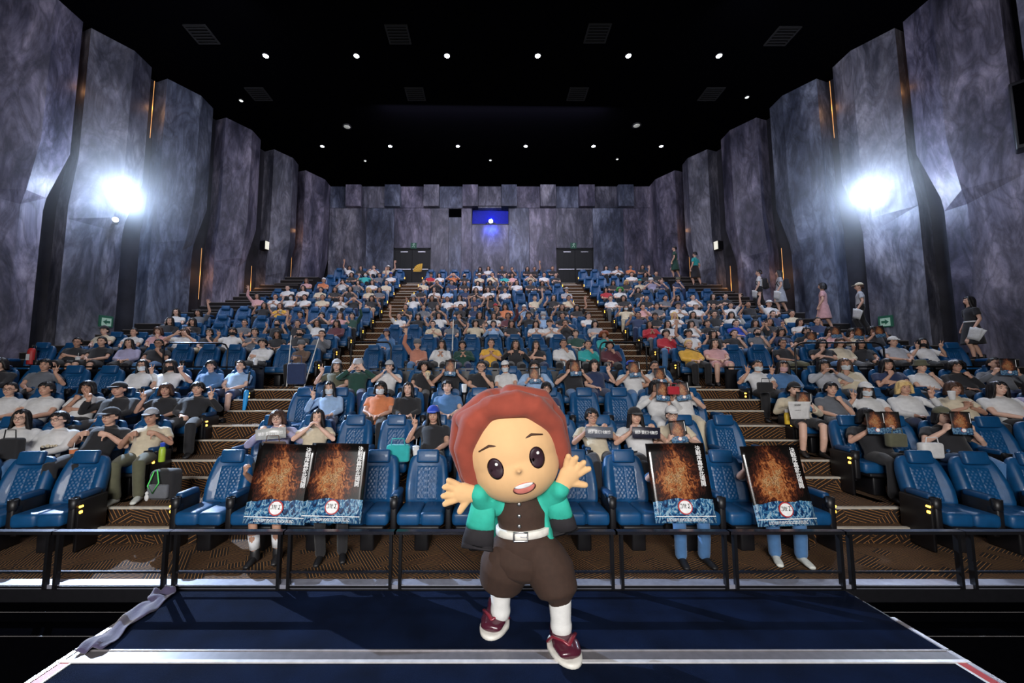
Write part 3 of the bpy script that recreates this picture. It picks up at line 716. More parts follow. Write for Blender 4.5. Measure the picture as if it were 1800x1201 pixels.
def shoe():
    s = Soup(); s.tube([(0, .03, .04), (0, -.05, .045), (0, -.13, .035), (0, -.19, .028)], [(.038, .038), (.040, .040), (.044, .030), (.036, .022)], 12, side=(1, 0, 0)); s.tube([(0, .0, .05), (0, .01, .11)], [.044, .042], 12)
    return remesh(s, 'shoe', .008, 2)
SHOE = shoe()
# hair, head-local coordinates
def hair(name, front, side, back, puff=.014, wav=.006, seed=1, open_face=.95, clump=9):
    rnd = random.Random(seed); n = 44; m = 14; v = []; f = []
    ph = [rnd.random()*6.28 for _ in range(6)]
    for layer in (0, 1):
        for i in range(m+1):
            for j in range(n):
                a = 2*pi*j/n; fr = -cos(a) if False else cos(a)      # a=0 faces front (-y)
                hb = side+(front-side)*max(0, min(1, (fr-.35)/.35)) if fr > 0 else side+(back-side)*min(1, -fr*1.6)
                hb += wav*sin(clump*a+ph[0])+wav*.6*sin(17*a+ph[1])
                t = i/m; top = .128
                z = top-(top-hb)*t if hb > 0 or t < .0 else None
                if hb <= 0:
                    z = top-(top-hb)*t
                zc = max(0., min(1., (z+.02)/.145)) if z > -.02 else 0
                R = sqrt(max(0., 1-zc**2.3))
                off = puff*(1+.35*sin(clump*a+ph[2]+z*12)+.25*sin(23*a+ph[3]))*(1 if layer == 0 else -.2)
                if layer == 1: off = -.008 if z > -.05 else -.012
                rx = .078*R+off*(.4+.6*R)+(.006 if z < 0 else 0); ry = .098*R+off*(.4+.6*R)
                if z < -.06: sh_ = min(1, (-.06-z)/.12); rx += .022*sh_; ry = ry*(1-.12*sh_)
                if fr > .3 and t > .75: rx -= .010*(t-.75)*4; ry -= .016*(t-.75)*4*(1 if layer == 0 else 0)
                x = rx*sin(a); y = -ry*cos(a)+.012
                if z < -.09 and fr < 0: y += .0
                v.append((x, y, z+(-.004 if layer else 0)))
    o2 = (m+1)*n
    for i in range(m):
        for j in range(n):
            k = (j+1) % n
            f.append((i*n+j, i*n+k, (i+1)*n+k, (i+1)*n+j)[::-1]); f.append((o2+i*n+j, o2+i*n+k, o2+(i+1)*n+k, o2+(i+1)*n+j))
    for j in range(n):
        k = (j+1) % n; f.append((m*n+j, m*n+k, o2+m*n+k, o2+m*n+j)[::-1])
    s = Soup(); s.add(v, f); s.ell((0, .012, .122), (.03, .035, .008), nu=10, nv=4); return s.mesh(name, True)
HAIR = {'s': [hair('hair', .070, .020, -.045, .012, .006, k) for k in (1, 2)] + [hair('hair', .052, .008, -.05, .018, .012, 3, clump=7)],
        'f': [hair('hair', .038, -.005, -.06, .020, .008, 4, clump=11)],
        'b': [hair('hair', .045, -.105, -.115, .018, .006, 5), hair('hair', .036, -.085, -.10, .022, .008, 6)],
        'l': [hair('hair', .060, -.25, -.27, .017, .010, 7), hair('hair', .040, -.22, -.27, .020, .012, 8), hair('hair', .066, -.19, -.24, .016, .012, 12)],
        'q': [hair('hair', .045, -.04, -.05, .050, .014, 9, clump=13)]}
def cap_mesh(kind):
    s = Soup(); n = 24
    if kind == 'cap':
        rs = []
        for t in (0, .3, .6, .85, 1.0):
            z = .045+.098*sin(t*pi/2); r = cos(t*pi/2)
            rs.append([((.088*r+.004)*sin(2*pi*j/n), -(.106*r+.004)*cos(2*pi*j/n)+.010, z) for j in range(n)])
        s.rings(rs)
        s.tube([(0, -.07, .056), (0, -.115, .056), (0, -.165, .045)], [(.075, .008), (.070, .007), (.045, .005)], 14, side=(1, 0, 0)); s.ell((0, .01, .143), (.01, .01, .006), nu=8, nv=4)
    elif kind == 'bucket':
        rs = []
        for r, z in ((1.45, .025), (1.5, .035), (1.12, .062), (1.06, .11), (.98, .135), (.5, .145)):
            rs.append([(.085*r*sin(2*pi*j/n), -.1*r*cos(2*pi*j/n)+.01, z) for j in range(n)])
        s.rings(rs)
    else:   # hood / knit hat
        rs = []
        for r, z in ((1.12, .02), (1.16, .06), (1.08, .10), (.85, .13), (.45, .15)):
            rs.append([(.085*r*sin(2*pi*j/n), -.1*r*cos(2*pi*j/n)+.012, z) for j in range(n)])
        s.rings(rs); s.ell((-.06, 0, .13), (.02, .015, .03), nu=8, nv=6); s.ell((.06, 0, .13), (.02, .015, .03), nu=8, nv=6)
    return s.mesh({'cap': 'cap', 'bucket': 'bucket_hat', 'hood': 'hood'}[kind], True)
HATS = {k: cap_mesh(k) for k in ('cap', 'bucket', 'hood')}
def mask_mesh():
    s = Soup(); v = []; f = []; nx, nz = 12, 8
    for i in range(nz+1):
        t = i/nz; z = -.010-.088*t
        for j in range(nx+1):
            a = -1.15+2.3*j/nx
            w_ = .074-.012*t; d_ = .092+.026*sin(pi*min(1, t*1.15))*cos(a)**2-.012*t
            v.append((w_*sin(a)*1.02, -d_*cos(a)+.0, z+.012*(1-cos(a))*(1 if t < .5 else -1)*-1))
    for i in range(nz):
        for j in range(nx):
            a = i*(nx+1)+j; f.append((a, a+1, a+nx+2, a+nx+1))
    s.add(v, f)
    for sx in (-1, 1): s.tube([(sx*.066, -.038, -.022), (sx*.078, -.005, -.012), (sx*.066, -.03, -.075)], [.0015]*3, 5)
    return s.mesh('face_mask', True)
MASK = mask_mesh()
def glasses_mesh():
    s = Soup()
    for sx in (-1, 1):
        pts = [(sx*.032+.026*cos(a), -.101+abs(sx*.032+.026*cos(a))*.12, .006+.019*sin(a)) for a in [2*pi*k/12 for k in range(13)]]
        s.tube(pts, [.0022]*13, 5, round_=False); s.tube([(sx*.058, -.092, .01), (sx*.080, .0, .008)], [.002, .002], 5)
    s.tube([(-.008, -.1, .01), (.008, -.1, .01)], [.002, .002], 5); return s.mesh('glasses', True)
GLASS = glasses_mesh()
s_ = Soup(); s_.ell((0, 0, 0), (.0105, .0035, .0048), nu=10, nv=6); EYE = s_.mesh('eye', True)
s_ = Soup(); s_.ell((0, 0, 0), (.0062, .003, .0050), nu=8, nv=5); IRIS = s_.mesh('iris', True)
s_ = Soup(); s_.tube([(-.017, .004, -.001), (0, 0, .003), (.017, .005, -.003)], [.0025, .0032, .002], 6); BROW = s_.mesh('eyebrow', True)
s_ = Soup(); s_.tube([(-.022, .008, .003), (-.01, .001, -.002), (0, 0, -.003), (.01, .001, -.002), (.022, .008, .003)], [.002, .004, .0045, .004, .002], 6); MOUTH = s_.mesh('mouth', True)
def cloth(n, c, **k): return mat(n, c, .85, 0, .10, 14, .25, 300, sheen=.15, **k)
COL = {'w': ('white', (.66, .66, .66)), 'k': ('black', (.012, .012, .015)), 'g': ('grey', (.12, .13, .15)), 'b': ('light blue', (.30, .45, .68)), 'n': ('navy', (.015, .03, .09)), 'p': ('pink', (.60, .33, .33)),
       'r': ('red', (.42, .015, .03)), 'o': ('orange', (.62, .20, .08)), 't': ('teal', (.02, .36, .36)), 'y': ('yellow', (.75, .42, .05)), 'e': ('cream', (.60, .52, .38)), 'd': ('denim blue', (.06, .16, .34)), 'm': ('maroon', (.10, .02, .03)),
       'v': ('lavender', (.36, .34, .50)), 'u': ('brown', (.12, .07, .045)), 'j': ('olive', (.10, .10, .06)), 's': ('light grey', (.38, .39, .42)), 'a': ('royal blue', (.01, .05, .42)), 'i': ('copper', (.50, .20, .13)), 'G': ('dark green', (.01, .055, .04))}
CLM = {k: cloth(v[0].replace(' ', '_')+'_cloth', v[1]) for k, v in COL.items()}
SKIN = [mat('skin_%d' % i, c, .55, 0, .05, 30, .1, 200) for i, c in enumerate([(.62, .37, .27), (.55, .31, .22), (.68, .43, .33), (.46, .25, .17)])]
HM = {'k': mat('black_hair', (.008, .007, .008), .42, 0, .3, 60, .5, 90), 'u': mat('brown_hair', (.055, .025, .015), .45, 0, .3, 60, .5, 90), 'y': mat('blond_hair', (.70, .48, .20), .5, 0, .2, 60, .5, 90),
      'i': mat('ginger_hair', (.25, .06, .02), .5, 0, .3, 60, .5, 90), 'G': mat('green_hair', (.05, .32, .08), .6, 0, .3, 60, .5, 90), 'w': mat('silver_hair', (.6, .58, .55), .5, 0, .2, 60, .5, 90), 't': mat('teal_hair', (.02, .35, .36), .5, 0, .2, 60)}
EYEM = mat('eye_white', (.40, .38, .36), .6); IRM = mat('dark_iris', (.01, .007, .005), .2); LIP = mat('lips', (.42, .12, .10), .5); MKW = mat('pale_mask_cloth', (.62, .68, .72), .8); MKB = mat('black_mask_cloth', (.01, .01, .012), .8); MKP = mat('pink_mask_cloth', (.62, .38, .40), .8)
WSHOE = mat('white_shoe', (.6, .62, .58), .6); BSHOE = mat('black_shoe', (.012, .012, .014), .5)
CAPM = {'k': CLM['k'], 'w': CLM['w'], 'b': CLM['a'], 'e': CLM['j'], 'g': CLM['s'], 'n': CLM['n'], 'r': CLM['r'], 'y': CLM['e'], 't': CLM['t']}
HWORD = {'s': 'short', 'f': 'fringed', 'b': 'bobbed', 'l': 'long', 'q': 'curly'}
HCW = {'k': 'black', 'u': 'brown', 'y': 'blond', 'i': 'ginger', 'G': 'green', 'w': 'silver', 't': 'teal'}
PWORD = {'a': '', 'b': 'arms crossed', 'v': 'V sign', 'V': 'V sign', 'x': 'two V signs', 'h': 'fingers framing mouth', 'P': 'holding print', 'H': 'holding poster', 'c': 'chin on hand', 'C': 'hand at chin', 'p': 'holding print', 'u': 'arm raised', 'U': 'arm raised', 'k': 'palms together', 't': 'thumbs up', 'f': 'hands covering face'}
all_people = []
def person(pos, rz, spec, near=True, where='', scale=1.0, label=None, fat=1.0, tilt=0.0):
    """spec 'top/hair/pose/options' : 'w' 'sk' 'v' then M mask Mk black, Gl glasses, c? cap colour, h? hood, B bucket, L long sleeve, T? trousers colour, S shorts, K skirt, W white shoes"""
    a = spec.split('/'); top, hr, ps = a[0], a[1], a[2]; opt = a[3:] if len(a) > 3 else []
    rnd = random.Random(hash((round(pos[0], 2), round(pos[1], 2))) & 0xffff)
    e = empty('person', pos, rz); e.scale = (scale*fat, scale*fat, scale); e.rotation_euler = (0, radians(tilt), rz)
    sk = SKIN[rnd.choice((0, 0, 1, 2, 2, 1, 3))]
    link('body', BODY[ps], sk, e)
    o = dict((x[0], x[1:]) for x in opt)
    sleeve = 1 if 'L' in o else 0
    link('shirt', SHIRT[ps, sleeve], CLM[top], e)
    kind = 'shorts' if 'S' in o else ('skirt' if 'K' in o else 'long')
    tc_ = (o.get('T') or o.get('S') or o.get('K') or rnd.choice('kkkgnd'))
    link({'long': 'trousers', 'shorts': 'shorts', 'skirt': 'skirt'}[kind], LEGW[kind], CLM[tc_], e)
    hp = HC
    hk = HAIR[hr[0]]; hm = hk[rnd.randrange(len(hk))]
    hs = (1, 1, 1)
    if 'c' in o or 'h' in o or 'B' in o: hs = (.96, .96, .93)
    link('hair', hm, HM[hr[1]], e, loc=hp, scale=hs)
    if 'c' in o: link('cap', HATS['cap'], CAPM[o['c']], e, loc=hp)
    if 'h' in o: link('hood', HATS['hood'], CLM[o['h']], e, loc=hp)
    if 'B' in o: link('bucket_hat', HATS['bucket'], CLM['j'], e, loc=hp)
    if 'M' in o: link('face_mask', MASK, {'k': MKB, 'p': MKP}.get(o['M'], MKW), e, loc=hp)
    if near or True:
        for sx in (-1, 1):
            ey = link('eye', EYE, EYEM if near else IRM, e, loc=hp+Vector((sx*.031, -.0845, .006)), rot=(0, 0, sx*.28))
            if near:
                link('iris', IRIS, IRM, ey, loc=(0, -.0025, 0)); link('eyebrow', BROW, HM['k'], e, loc=hp+Vector((sx*.032, -.0915, .030)))
        if 'M' not in o: link('mouth', MOUTH, LIP, e, loc=hp+Vector((0, -.0905, -.050)))
    if near:
        if 'g' in o: link('glasses', GLASS, MT['black'], e, loc=hp)
        sm = WSHOE if 'W' in o else BSHOE
        for sx in (-1, 1): link('shoe', SHOE, sm, e, loc=(sx*.125, -.83, 0), rot=(0, 0, sx*.12))
    elif 'g' in o: link('glasses', GLASS, MT['black'], e, loc=hp)
    if not label:
        w_ = 'person in %s %s, %s %s hair' % (COL[top][0], 'top', HWORD[hr[0]], HCW[hr[1]])
        if 'c' in o: w_ = 'person in %s top and %s cap' % (COL[top][0], {'e': 'olive', 'b': 'blue', 'y': 'cream', 'g': 'grey', 'n': 'navy', 'k': 'black', 'w': 'white', 'r': 'red', 't': 'teal'}[o['c']])
        if 'h' in o: w_ = 'person in %s top and %s hood' % (COL[top][0], COL[o['h']][0])
        if 'B' in o: w_ = 'person in %s top and olive bucket hat' % COL[top][0]
        pw = PWORD[ps]
        full = w_+(', '+pw if pw else '')+', '+where
        if len(full.split()) > 16: full = w_+', '+where
        if len(full.split()) > 16: full = w_.replace(' hair', '').rsplit(',', 1)[0]+', '+where
        label = full
    tag(e, label, 'person', 'seated audience'); all_people.append((e, spec)); return e
# ---------------------------------------------------------------- who sits where (face position in the photograph, what they wear)
FRONT = """506 812 g/bu/H/Sk;590 812 k/lk/H/Tk;1177 812 d/sk/H/Td;1352 812 g/sk/H/Td/W
507 748 v/bu/P/L/g;548 753 e/lk/h/Tk;764 757 k/lk/v/cb;1048 750 e/sk/P/g/Tk;1122 745 w/lk/P/ck/Tk;1172 742 e/sk/p/cw/g
567 702 b/lk/v/L/M;593 700 k/sk/C/ck/Tb;665 700 o/bk/a/M/Tk;715 706 k/lk/a/L;789 692 d/sk/a;962 690 n/fk/a/g;1150 705 w/bk/P/L/Tw;1202 705 w/bk/P/Te
588 656 j/lk/v/cg;629 655 G/sk/f/L/hs;683 650 w/sk/h/cg;740 650 k/qk/c;790 650 k/sk/P/g/ck;841 648 k/sk/c/g;896 652 w/sk/a/M/cw;943 652 b/bk/p/L/M;1005 652 k/bu/P/Td;1049 650 n/bk/V;1113 660 w/sk/P/cb;1152 646 w/sk/p/g
265 768 e/sk/t/cg/Tj/W;202 745 k/sk/t/ck/g;115 740 w/sk/a/L/g;38 742 w/lk/a/L/g;-35 745 k/sk/a
340 690 k/fk/V/L/Tk;293 690 k/bu/v;215 690 k/sk/v/L/ck;160 697 w/bk/C;86 690 w/sk/a;18 692 w/sk/a/g/Tk;-45 692 g/sk/a
418 655 b/sk/a/Tn/S;369 652 d/fk/a/L;305 650 w/lk/V/Mk;250 648 w/lk/V/M/g/L;63 650 g/sk/V;3 655 k/bk/a/L
1543 752 k/bk/P/Tk;1641 750 k/bk/P/ce
1395 697 e/sk/p/L/ck/Sk;1447 690 g/sk/c;1527 695 w/lk/v/M/cw;1592 693 w/by/V/L;1672 690 e/bu/k;1740 690 w/lk/a;1800 695 v/bk/P
1331 655 w/sk/v/M/Tk;1375 655 d/lk/v/L/Mp;1453 653 s/bk/h/L;1492 658 e/lu/C/L/M;1567 655 n/lk/C;1627 650 w/sk/c/B;1693 645 k/qk/c/L/g;1745 650 g/sk/P/L"""
UPPER = """123 601 k/sk/b/Sk/g;183 607 k/sk/a/Sk;237 603 v/lk/a/L;283 605 k/sk/c/g/Td;184 581 e/sk/a/ck;227 583 w/sk/a;280 585 p/bu/c;244 565 k/lk/a/L;279 567 w/lk/a
310 587 w/bu/f/Tk;325 569 k/lk/k/L;352 565 g/bk/U;367 585 k/sk/c/g/Te;396 589 w/sk/x/Mk/Tk;445 587 g/sk/k/Sg;434 568 g/sk/a;475 567 k/sk/x/Mk;479 589 k/lk/a;472 612 w/fk/b/L/Tk
453 521 p/lk/u/L;475 525 w/su/k;472 543 k/lk/x;500 543 y/lu/k;536 547 n/sk/v;564 547 k/fk/h;595 546 p/lu/x;621 545 G/sk/U/L;507 564 k/sk/u;553 578 w/lk/u;589 573 m/lk/a/L/Td;558 588 g/sk/c/L/Tk
520 592 k/sk/a/Mk;528 602 u/sk/b/L/hg;502 508 w/sk/a;534 513 w/lk/a;547 497 p/lu/a;554 505 e/sk/a/L;573 493 o/sk/a/cw;586 511 k/lk/a;602 502 w/bk/h;612 514 k/lk/t;622 497 g/lk/t;654 495 w/lk/a
675 495 e/sk/a/L/Tw;611 467 w/bk/u;623 464 k/lk/a/L;652 470 w/sk/t;680 472 e/bk/U/cw;685 483 w/sk/a/cb;662 478 g/sk/U;620 483 k/lk/a;636 485 t/sk/x/M;650 515 e/by/a;663 516 g/lk/a;650 532 k/lk/V/Se
537 525 w/sk/v;567 526 e/sk/a;590 525 w/lu/k/L;620 527 k/sk/f;506 528 w/bk/v/M;719 605 i/sk/u/L/hg;680 593 d/sk/c/L/cn;763 606 w/lk/k/L;807 607 G/fk/k/L;848 606 y/sk/k;887 608 k/lk/t/L;938 613 k/lk/C;973 608 w/sk/c/L
1010 610 t/sk/c/L;1042 622 m/fk/c/L;1068 623 t/qi/c/L;1015 583 G/sk/a;1048 585 s/bk/b/Te;1036 573 w/sk/a;970 578 w/sk/k/ck;999 575 k/sk/h;994 561 k/sk/a;1019 556 k/lk/U;985 542 k/lk/v;972 532 k/lk/v;998 532 e/sk/c;1012 538 s/sk/a/cg
763 571 e/sk/k;792 568 g/sk/a;834 567 e/bk/x;868 571 b/sk/t/L;898 577 k/lk/a;942 575 w/bk/k;703 552 w/sk/u;714 543 k/sk/k;734 557 k/bk/x;745 542 g/sk/a/L;772 557 w/bk/x;773 545 k/lk/t;806 556 k/sk/c;847 560 k/lk/a
870 555 w/lk/v;879 543 k/su/u/cr;894 550 m/su/U/L;931 556 k/sk/x/ck;953 562 b/sk/x/M/hs;729 528 w/lk/x/hs;741 511 k/sk/a/Mk;759 528 k/lk/x;787 530 w/sk/v;765 515 w/lk/k;811 533 w/lk/a;811 542 k/sk/U;833 543 n/sk/a/cn;837 532 n/sk/a
788 513 b/sk/a;816 512 n/sk/a;833 513 k/lk/k;861 513 w/lk/a;890 508 w/sk/v;864 530 k/lk/x/Mk;892 533 o/lk/v;922 533 b/sk/h/cw;936 533 e/sk/U;742 497 e/sk/a;767 498 k/sk/h;793 500 n/sk/a;814 502 k/lk/a;838 500 w/lk/a;862 499 k/lk/a
886 497 k/sk/x;909 500 w/lk/v;932 497 k/sk/a;955 497 k/lk/V;755 482 r/sk/a/ck;774 484 w/bk/a;797 490 o/sk/f;815 483 k/sk/a/Mk;842 486 e/sk/a/cw;865 485 e/sk/c;887 482 t/sk/a;901 484 p/lk/a;932 482 e/sk/h;955 483 w/sk/a;986 482 k/sk/b
844 477 k/lk/a;858 475 w/lk/a;883 477 k/sk/a;901 475 k/sk/c;925 477 k/lk/a;940 472 k/sk/U;971 473 k/sk/a;1066 478 b/lk/a;1077 471 w/sk/k;1093 471 o/sk/a;1119 468 k/lk/a;1138 465 k/lk/a/L;1164 482 k/sk/u;1115 482 w/sk/a;1126 489 e/sk/a/ct
1104 497 k/by/a;1076 497 k/lk/a;1067 504 r/lk/a;1089 504 w/qG/a;1120 504 k/lk/v;1147 502 v/sk/h/hw;1153 491 n/su/c;1171 491 n/sk/c/B;1077 526 w/sk/a;1100 526 k/lk/a;1135 523 k/sk/v;1168 522 g/sk/U;1192 529 n/lk/v;1220 528 w/sk/c
1102 549 e/lk/x/M/Te;1134 543 p/sk/c;1158 543 g/sk/a;1196 544 w/sk/k/ck;1223 544 w/sk/a/cw;1125 555 n/sk/x;1160 555 k/sk/a/ck;1188 560 w/ly/k;1217 557 g/lk/V;1262 540 k/sk/x;1288 540 w/sk/U;1253 523 k/lk/a;1272 522 k/sk/b;1263 552 k/sk/v
1289 557 w/lk/x/L;1327 538 k/sk/x;1364 540 w/sk/u/cw;1367 550 n/sk/v;1342 558 k/lk/x;1147 573 r/lk/k/L;1174 573 w/lk/a;1227 573 w/lk/c;1248 572 k/sk/a;1297 570 a/sk/c;1332 570 g/lk/V;1372 570 n/bk/v;1215 590 w/fk/u;1170 588 r/fk/c/L
1212 598 y/sy/a/L/Tk;1258 588 k/lk/v;1268 602 p/lk/a/Sp;1286 585 k/sk/c/Td;1329 585 g/sk/c/Mk/Sk;1373 588 k/sk/c/g/Tj;1413 551 e/sk/a/L;1438 551 n/sk/a;1407 568 w/bk/k;1419 585 k/sk/p/g/Sk;1464 569 p/bk/P;1489 569 e/bk/P;1509 583 k/bk/P
1473 588 e/bu/a/L;1465 609 k/bk/C;1508 601 k/lk/v;1567 584 s/sk/a/cw;1564 602 w/sk/a/g/Sw;1627 600 w/lk/x/Mk"""
def headpx(s):
    M = Matrix.Rotation(s['rz'], 3, 'Z'); return proj(s['pos']+M@HC)
for s in SEATS: s['hp'] = headpx(s); s['who'] = None
def assign(txt, rows):
    for ent in txt.replace('\n', ';').split(';'):
        if not ent.strip(): continue
        px, py, sp = ent.split(); px = float(px); py = float(py)
        best = None
        for s in SEATS:
            if s['who'] or s['r'] not in rows: continue
            c = abs(s['hp'][0]-px)+1.3*abs(s['hp'][1]-py)
            if best is None or c < best[0]: best = (c, s)
        if best is None or best[0] > 70: print('SKIP', ent, best and best[0]); continue
        s = best[1]; s['who'] = (px, py, sp)
assign(FRONT.split('\n')[0], (0,)); fl = FRONT.split('\n')
assign(fl[1], (1,)); assign(fl[2], (2,)); assign(fl[3], (3,)); assign(fl[4], (1,)); assign(fl[5], (2,)); assign(fl[6], (3,)); assign(fl[7], (1,)); assign(fl[8], (2,)); assign(fl[9], (3,))
assign(UPPER, range(4, 14))
n_ind = 0; rest = []; MAXI = 298
for s in SEATS:
    nb = cnt[(s['r'], s['b'])]
    last = (s['i'] == nb-1) if s['b'] >= 0 else (s['i'] == 0)
    end = 0
    if s['b'] == 0: end = -1 if s['i'] == 0 else (1 if s['i'] == nb-1 else 0)
    elif s['i'] == 0: end = -s['b']
    st = 'empty' if not s['who'] else 'occupied'
    if n_ind < MAXI:
        make_seat(s['pos'], s['rz'], '%s blue padded cinema seat, %s' % (st, seat_phrase(s)), last, end, 2 if s['r'] < 8 else 1); n_ind += 1
    else: rest.append((s, end))
    if s['who']:
        px, py, sp = s['who']; near = s['r'] <= 6
        hx, hy = s['hp']; dist = s['pos'].y
        rn = random.Random(s['r']*100+s['i']*7+s['b'])
        dx = max(-.13, min(.13, (px-hx)*dist/700))
        face = atan2(s['pos'].x, s['pos'].y)*-.35
        sc = .97+rn.random()*.05
        fat = 1.0+rn.choice((0, 0, .05, .1, -.03))
        if (px, py) == (215, 690): fat = 1.22
        if s['r'] == 0: sc = .90
        p_ = s['pos']+Vector((dx, -.02, 0))
        s['ob'] = person(p_, s['rz']*.4+face+rn.uniform(-.12, .12), sp, near, seat_phrase(s), sc, fat=fat, tilt=rn.uniform(-4, 4))
if rest:
    bm = bmesh.new()
    bk = bmesh.new(); bk.from_mesh(SM['backrest']); bk.from_mesh(SM['headrest']); bk.from_mesh(SM['cushion'])
    tmp = bpy.data.meshes.new('t'); bk.to_mesh(tmp); bk.free()
    for s, e_ in rest:
        n0 = len(bm.verts); bm.from_mesh(tmp); bm.verts.ensure_lookup_table()
        M = Matrix.Translation(s['pos'])@Matrix.Rotation(s['rz'], 4, 'Z')
        bmesh.ops.transform(bm, matrix=M, verts=bm.verts[n0:])
    me = bpy.data.meshes.new('cinema_seats'); bm.to_mesh(me); bm.free()
    me.polygons.foreach_set('use_smooth', [True]*len(me.polygons))
    o = link('cinema_seats', me, MT['leather']); tag(o, 'rows of blue cinema seats at the very back, under the rear wall', 'seats', None, 'stuff')
    for s, e_ in rest:
        if e_:
            e = empty('aisle_lamp', s['pos']+Vector((e_*.36, 0, 0))); 
            link('lamp_body', SM['alamp'], MT['amber'], e)
            tag(e, 'tiny amber aisle lamp at the end of the %s' % seat_phrase(s).split(', ')[0]+(' ' + seat_phrase(s).split(', ')[1]) + (' left end' if e_ < 0 else ' right end'), 'lamp')
print('SEATS', len(SEATS), 'individual', n_ind, 'people', len(all_people))
# ---------------------------------------------------------------- floor edge, rail, stage
o = link('trim_1', Soup().box(-15, 15, 3.90, 4.01, -1.96, -1.925).mesh('trim_1'), mat('floor_edge_strip', (.30, .31, .38), .4, .3)); o['kind'] = 'structure'
o = link('wall_front', Soup().box(-15, 15, 3.94, 4.0, -3.2, -1.96).mesh('wall_front'), MT['black']); o['kind'] = 'structure'
o = link('floor', Soup().box(-15, 15, -6, 3.95, -3.3, -3.1).mesh('pit_floor'), MT['ceil']); o['kind'] = 'structure'
RY = 3.90
def post_x(px): return (px-855)/700*(RY*cos(TH)-1.93*sin(TH))
RT, RM = -1.435, -1.80
modules = [(-1190+0, 1), ]
pairs = [-113, 84.5, 99]
xs_pair = [(-127, -108), (80, 98), (287, 306), (489, 507), (686, 703), (883, 900), (1077, 1094), (1277, 1295), (1481, 1499), (1690, 1713), (1900, 1920)]
pn = ['far left', 'second', 'third', 'fourth', 'fifth', 'sixth', 'seventh', 'eighth', 'ninth', 'far right']
for i in range(len(xs_pair)-1):
    xa = post_x(xs_pair[i][1]); xb = post_x(xs_pair[i+1][0]); cx = (xa+xb)/2; W = (xb-xa)/2
    e = empty('guard_rail', (cx, RY, -1.93)); tag(e, 'low black metal guard rail section at the front floor edge, %s from left' % pn[i] if i not in (0, 9) else 'low black metal guard rail section at the front floor edge, %s' % pn[i], 'railing', 'front guard rail sections')
    link('top_rail', Soup().box(-W-.06, W+.05, -.03, .035, RT+1.93-.028, RT+1.93).mesh('top_rail'), MT['railtop'], e)
    link('middle_rail', Soup().box(-W, W, -.008, .012, RM+1.93-.018, RM+1.93).mesh('middle_rail'), MT['railtop'], e)
    for x in (-W, W): link('post', Soup().box(x-.014, x+.014, -.022, .022, -.03, RT+1.93-.02).mesh('post'), MT['blackmetal'], e)
    link('lower_rail', Soup().box(-W, W, -.012, .012, -.02, .0).mesh('lower_rail'), MT['blackmetal'], e)
SZ = -1.965; SX0, SX1 = -2.97, 3.34
st = empty('stage_platform', (0.2, 2.4, SZ)); tag(st, 'low stage platform covered in dark navy carpet, in front of the guard rail', 'stage')
def sp(x0, x1, y0, y1, z0, z1, nm, m):
    return link(nm, Soup().box(x0-.2, x1-.2, y0-2.4, y1-2.4, z0, z1).mesh(nm), m, st)
sp(SX0, SX1, .6, 3.88, -.9, -.004, 'platform_body', MT['black'])
sp(SX0+.03, SX1-.03, 3.06, 3.87, -.004, .004, 'carpet', MT['stage']); sp(SX0+.03, SX1-.03, .6, 2.94, -.004, .004, 'carpet', MT['stage'])
sp(SX0+.0, SX1-.0, 2.955, 3.05, -.002, .007, 'joint_strip', mat('joint_grey', (.16, .15, .16), .4, .3))
sp(SX0+.0, SX1-.0, 3.05, 3.062, -.002, .012, 'joint_edge', MT['strip']); sp(SX0+.0, SX1-.0, 2.930, 2.957, -.002, .014, 'joint_edge', mat('bright_trim', (.75, .74, .75), .3, .3))
for sx, x in ((-1, SX0), (1, SX1)):
    a, b = sorted((x, x-sx*.035)); sp(a, b, .6, 3.45, .0, .012, 'edge_trim', MT['strip'])
    a, b = sorted((x-sx*.038, x-sx*.10)); sp(a, b, .6, 2.95, .004, .008, 'red_tape', MT['red'])
    a, b = sorted((x-sx*.102, x-sx*.115)); sp(a, b, .6, 2.95, .004, .010, 'edge_trim', MT['white'])
# thin pale edges of the dark pit beside the platform
for sx in (-1, 1):
    for k, (Yq, zq) in enumerate(((3.75, -2.08), (3.55, -2.16))):
        x0, x1 = (SX0-6, SX0-.06) if sx < 0 else (SX1+.06, SX1+6)
        o = link('floor', Soup().box(x0, x1, Yq, 3.9, zq-.6, zq).mesh('pit_step'), MT['ceil']); o['kind'] = 'structure'
        link('nosing_strip', Soup().box(x0, x1, Yq-.004, Yq+.001, zq-.002, zq+.001).mesh('nosing_strip'), MT['dknose'], o)
# cloth lying along the left edge
def cloth_band(pts, w, name, m):
    s = Soup(); v = []; f = []; n = 36; k = 8
    P = [Vector(p) for p in pts]
    for i in range(n+1):
        t = i/n*(len(P)-1); j = min(int(t), len(P)-2); p = P[j].lerp(P[j+1], t-j); d = (P[j+1]-P[j]).normalized(); sd = Vector((d.y, -d.x, 0))
        for q in range(k+1):
            u = q/k-.5; wob = .014+.012*sin(u*9+i*.35)+.010*sin(i*.8+u*4)+(.03*max(0, 1-abs(i-n+3)/4)+.03*max(0, 1-abs(i-2)/4))*abs(sin(u*7+1))
            v.append(p+sd*(u*w*(1+.18*sin(i*.5)))+Vector((0, 0, wob)))
    for i in range(n):
        for q in range(k): a = i*(k+1)+q; f.append((a, a+1, a+k+2, a+k+1))
    s.add(v, f); o = link(name, s.mesh(name, True), m); md = o.modifiers.new('t', 'SOLIDIFY'); md.thickness = .006; return o
purple = mat('violet_cloth', (.055, .045, .10), .8, 0, .15, 12, .3, 150, sheen=.3)
o = cloth_band([(SX0+.14, 3.02, SZ+.012), (SX0+.09, 3.4, SZ+.012), (SX0+.10, 3.70, SZ+.02), (SX0+.02, 3.83, SZ+.03)], .17, 'violet_cloth', purple)
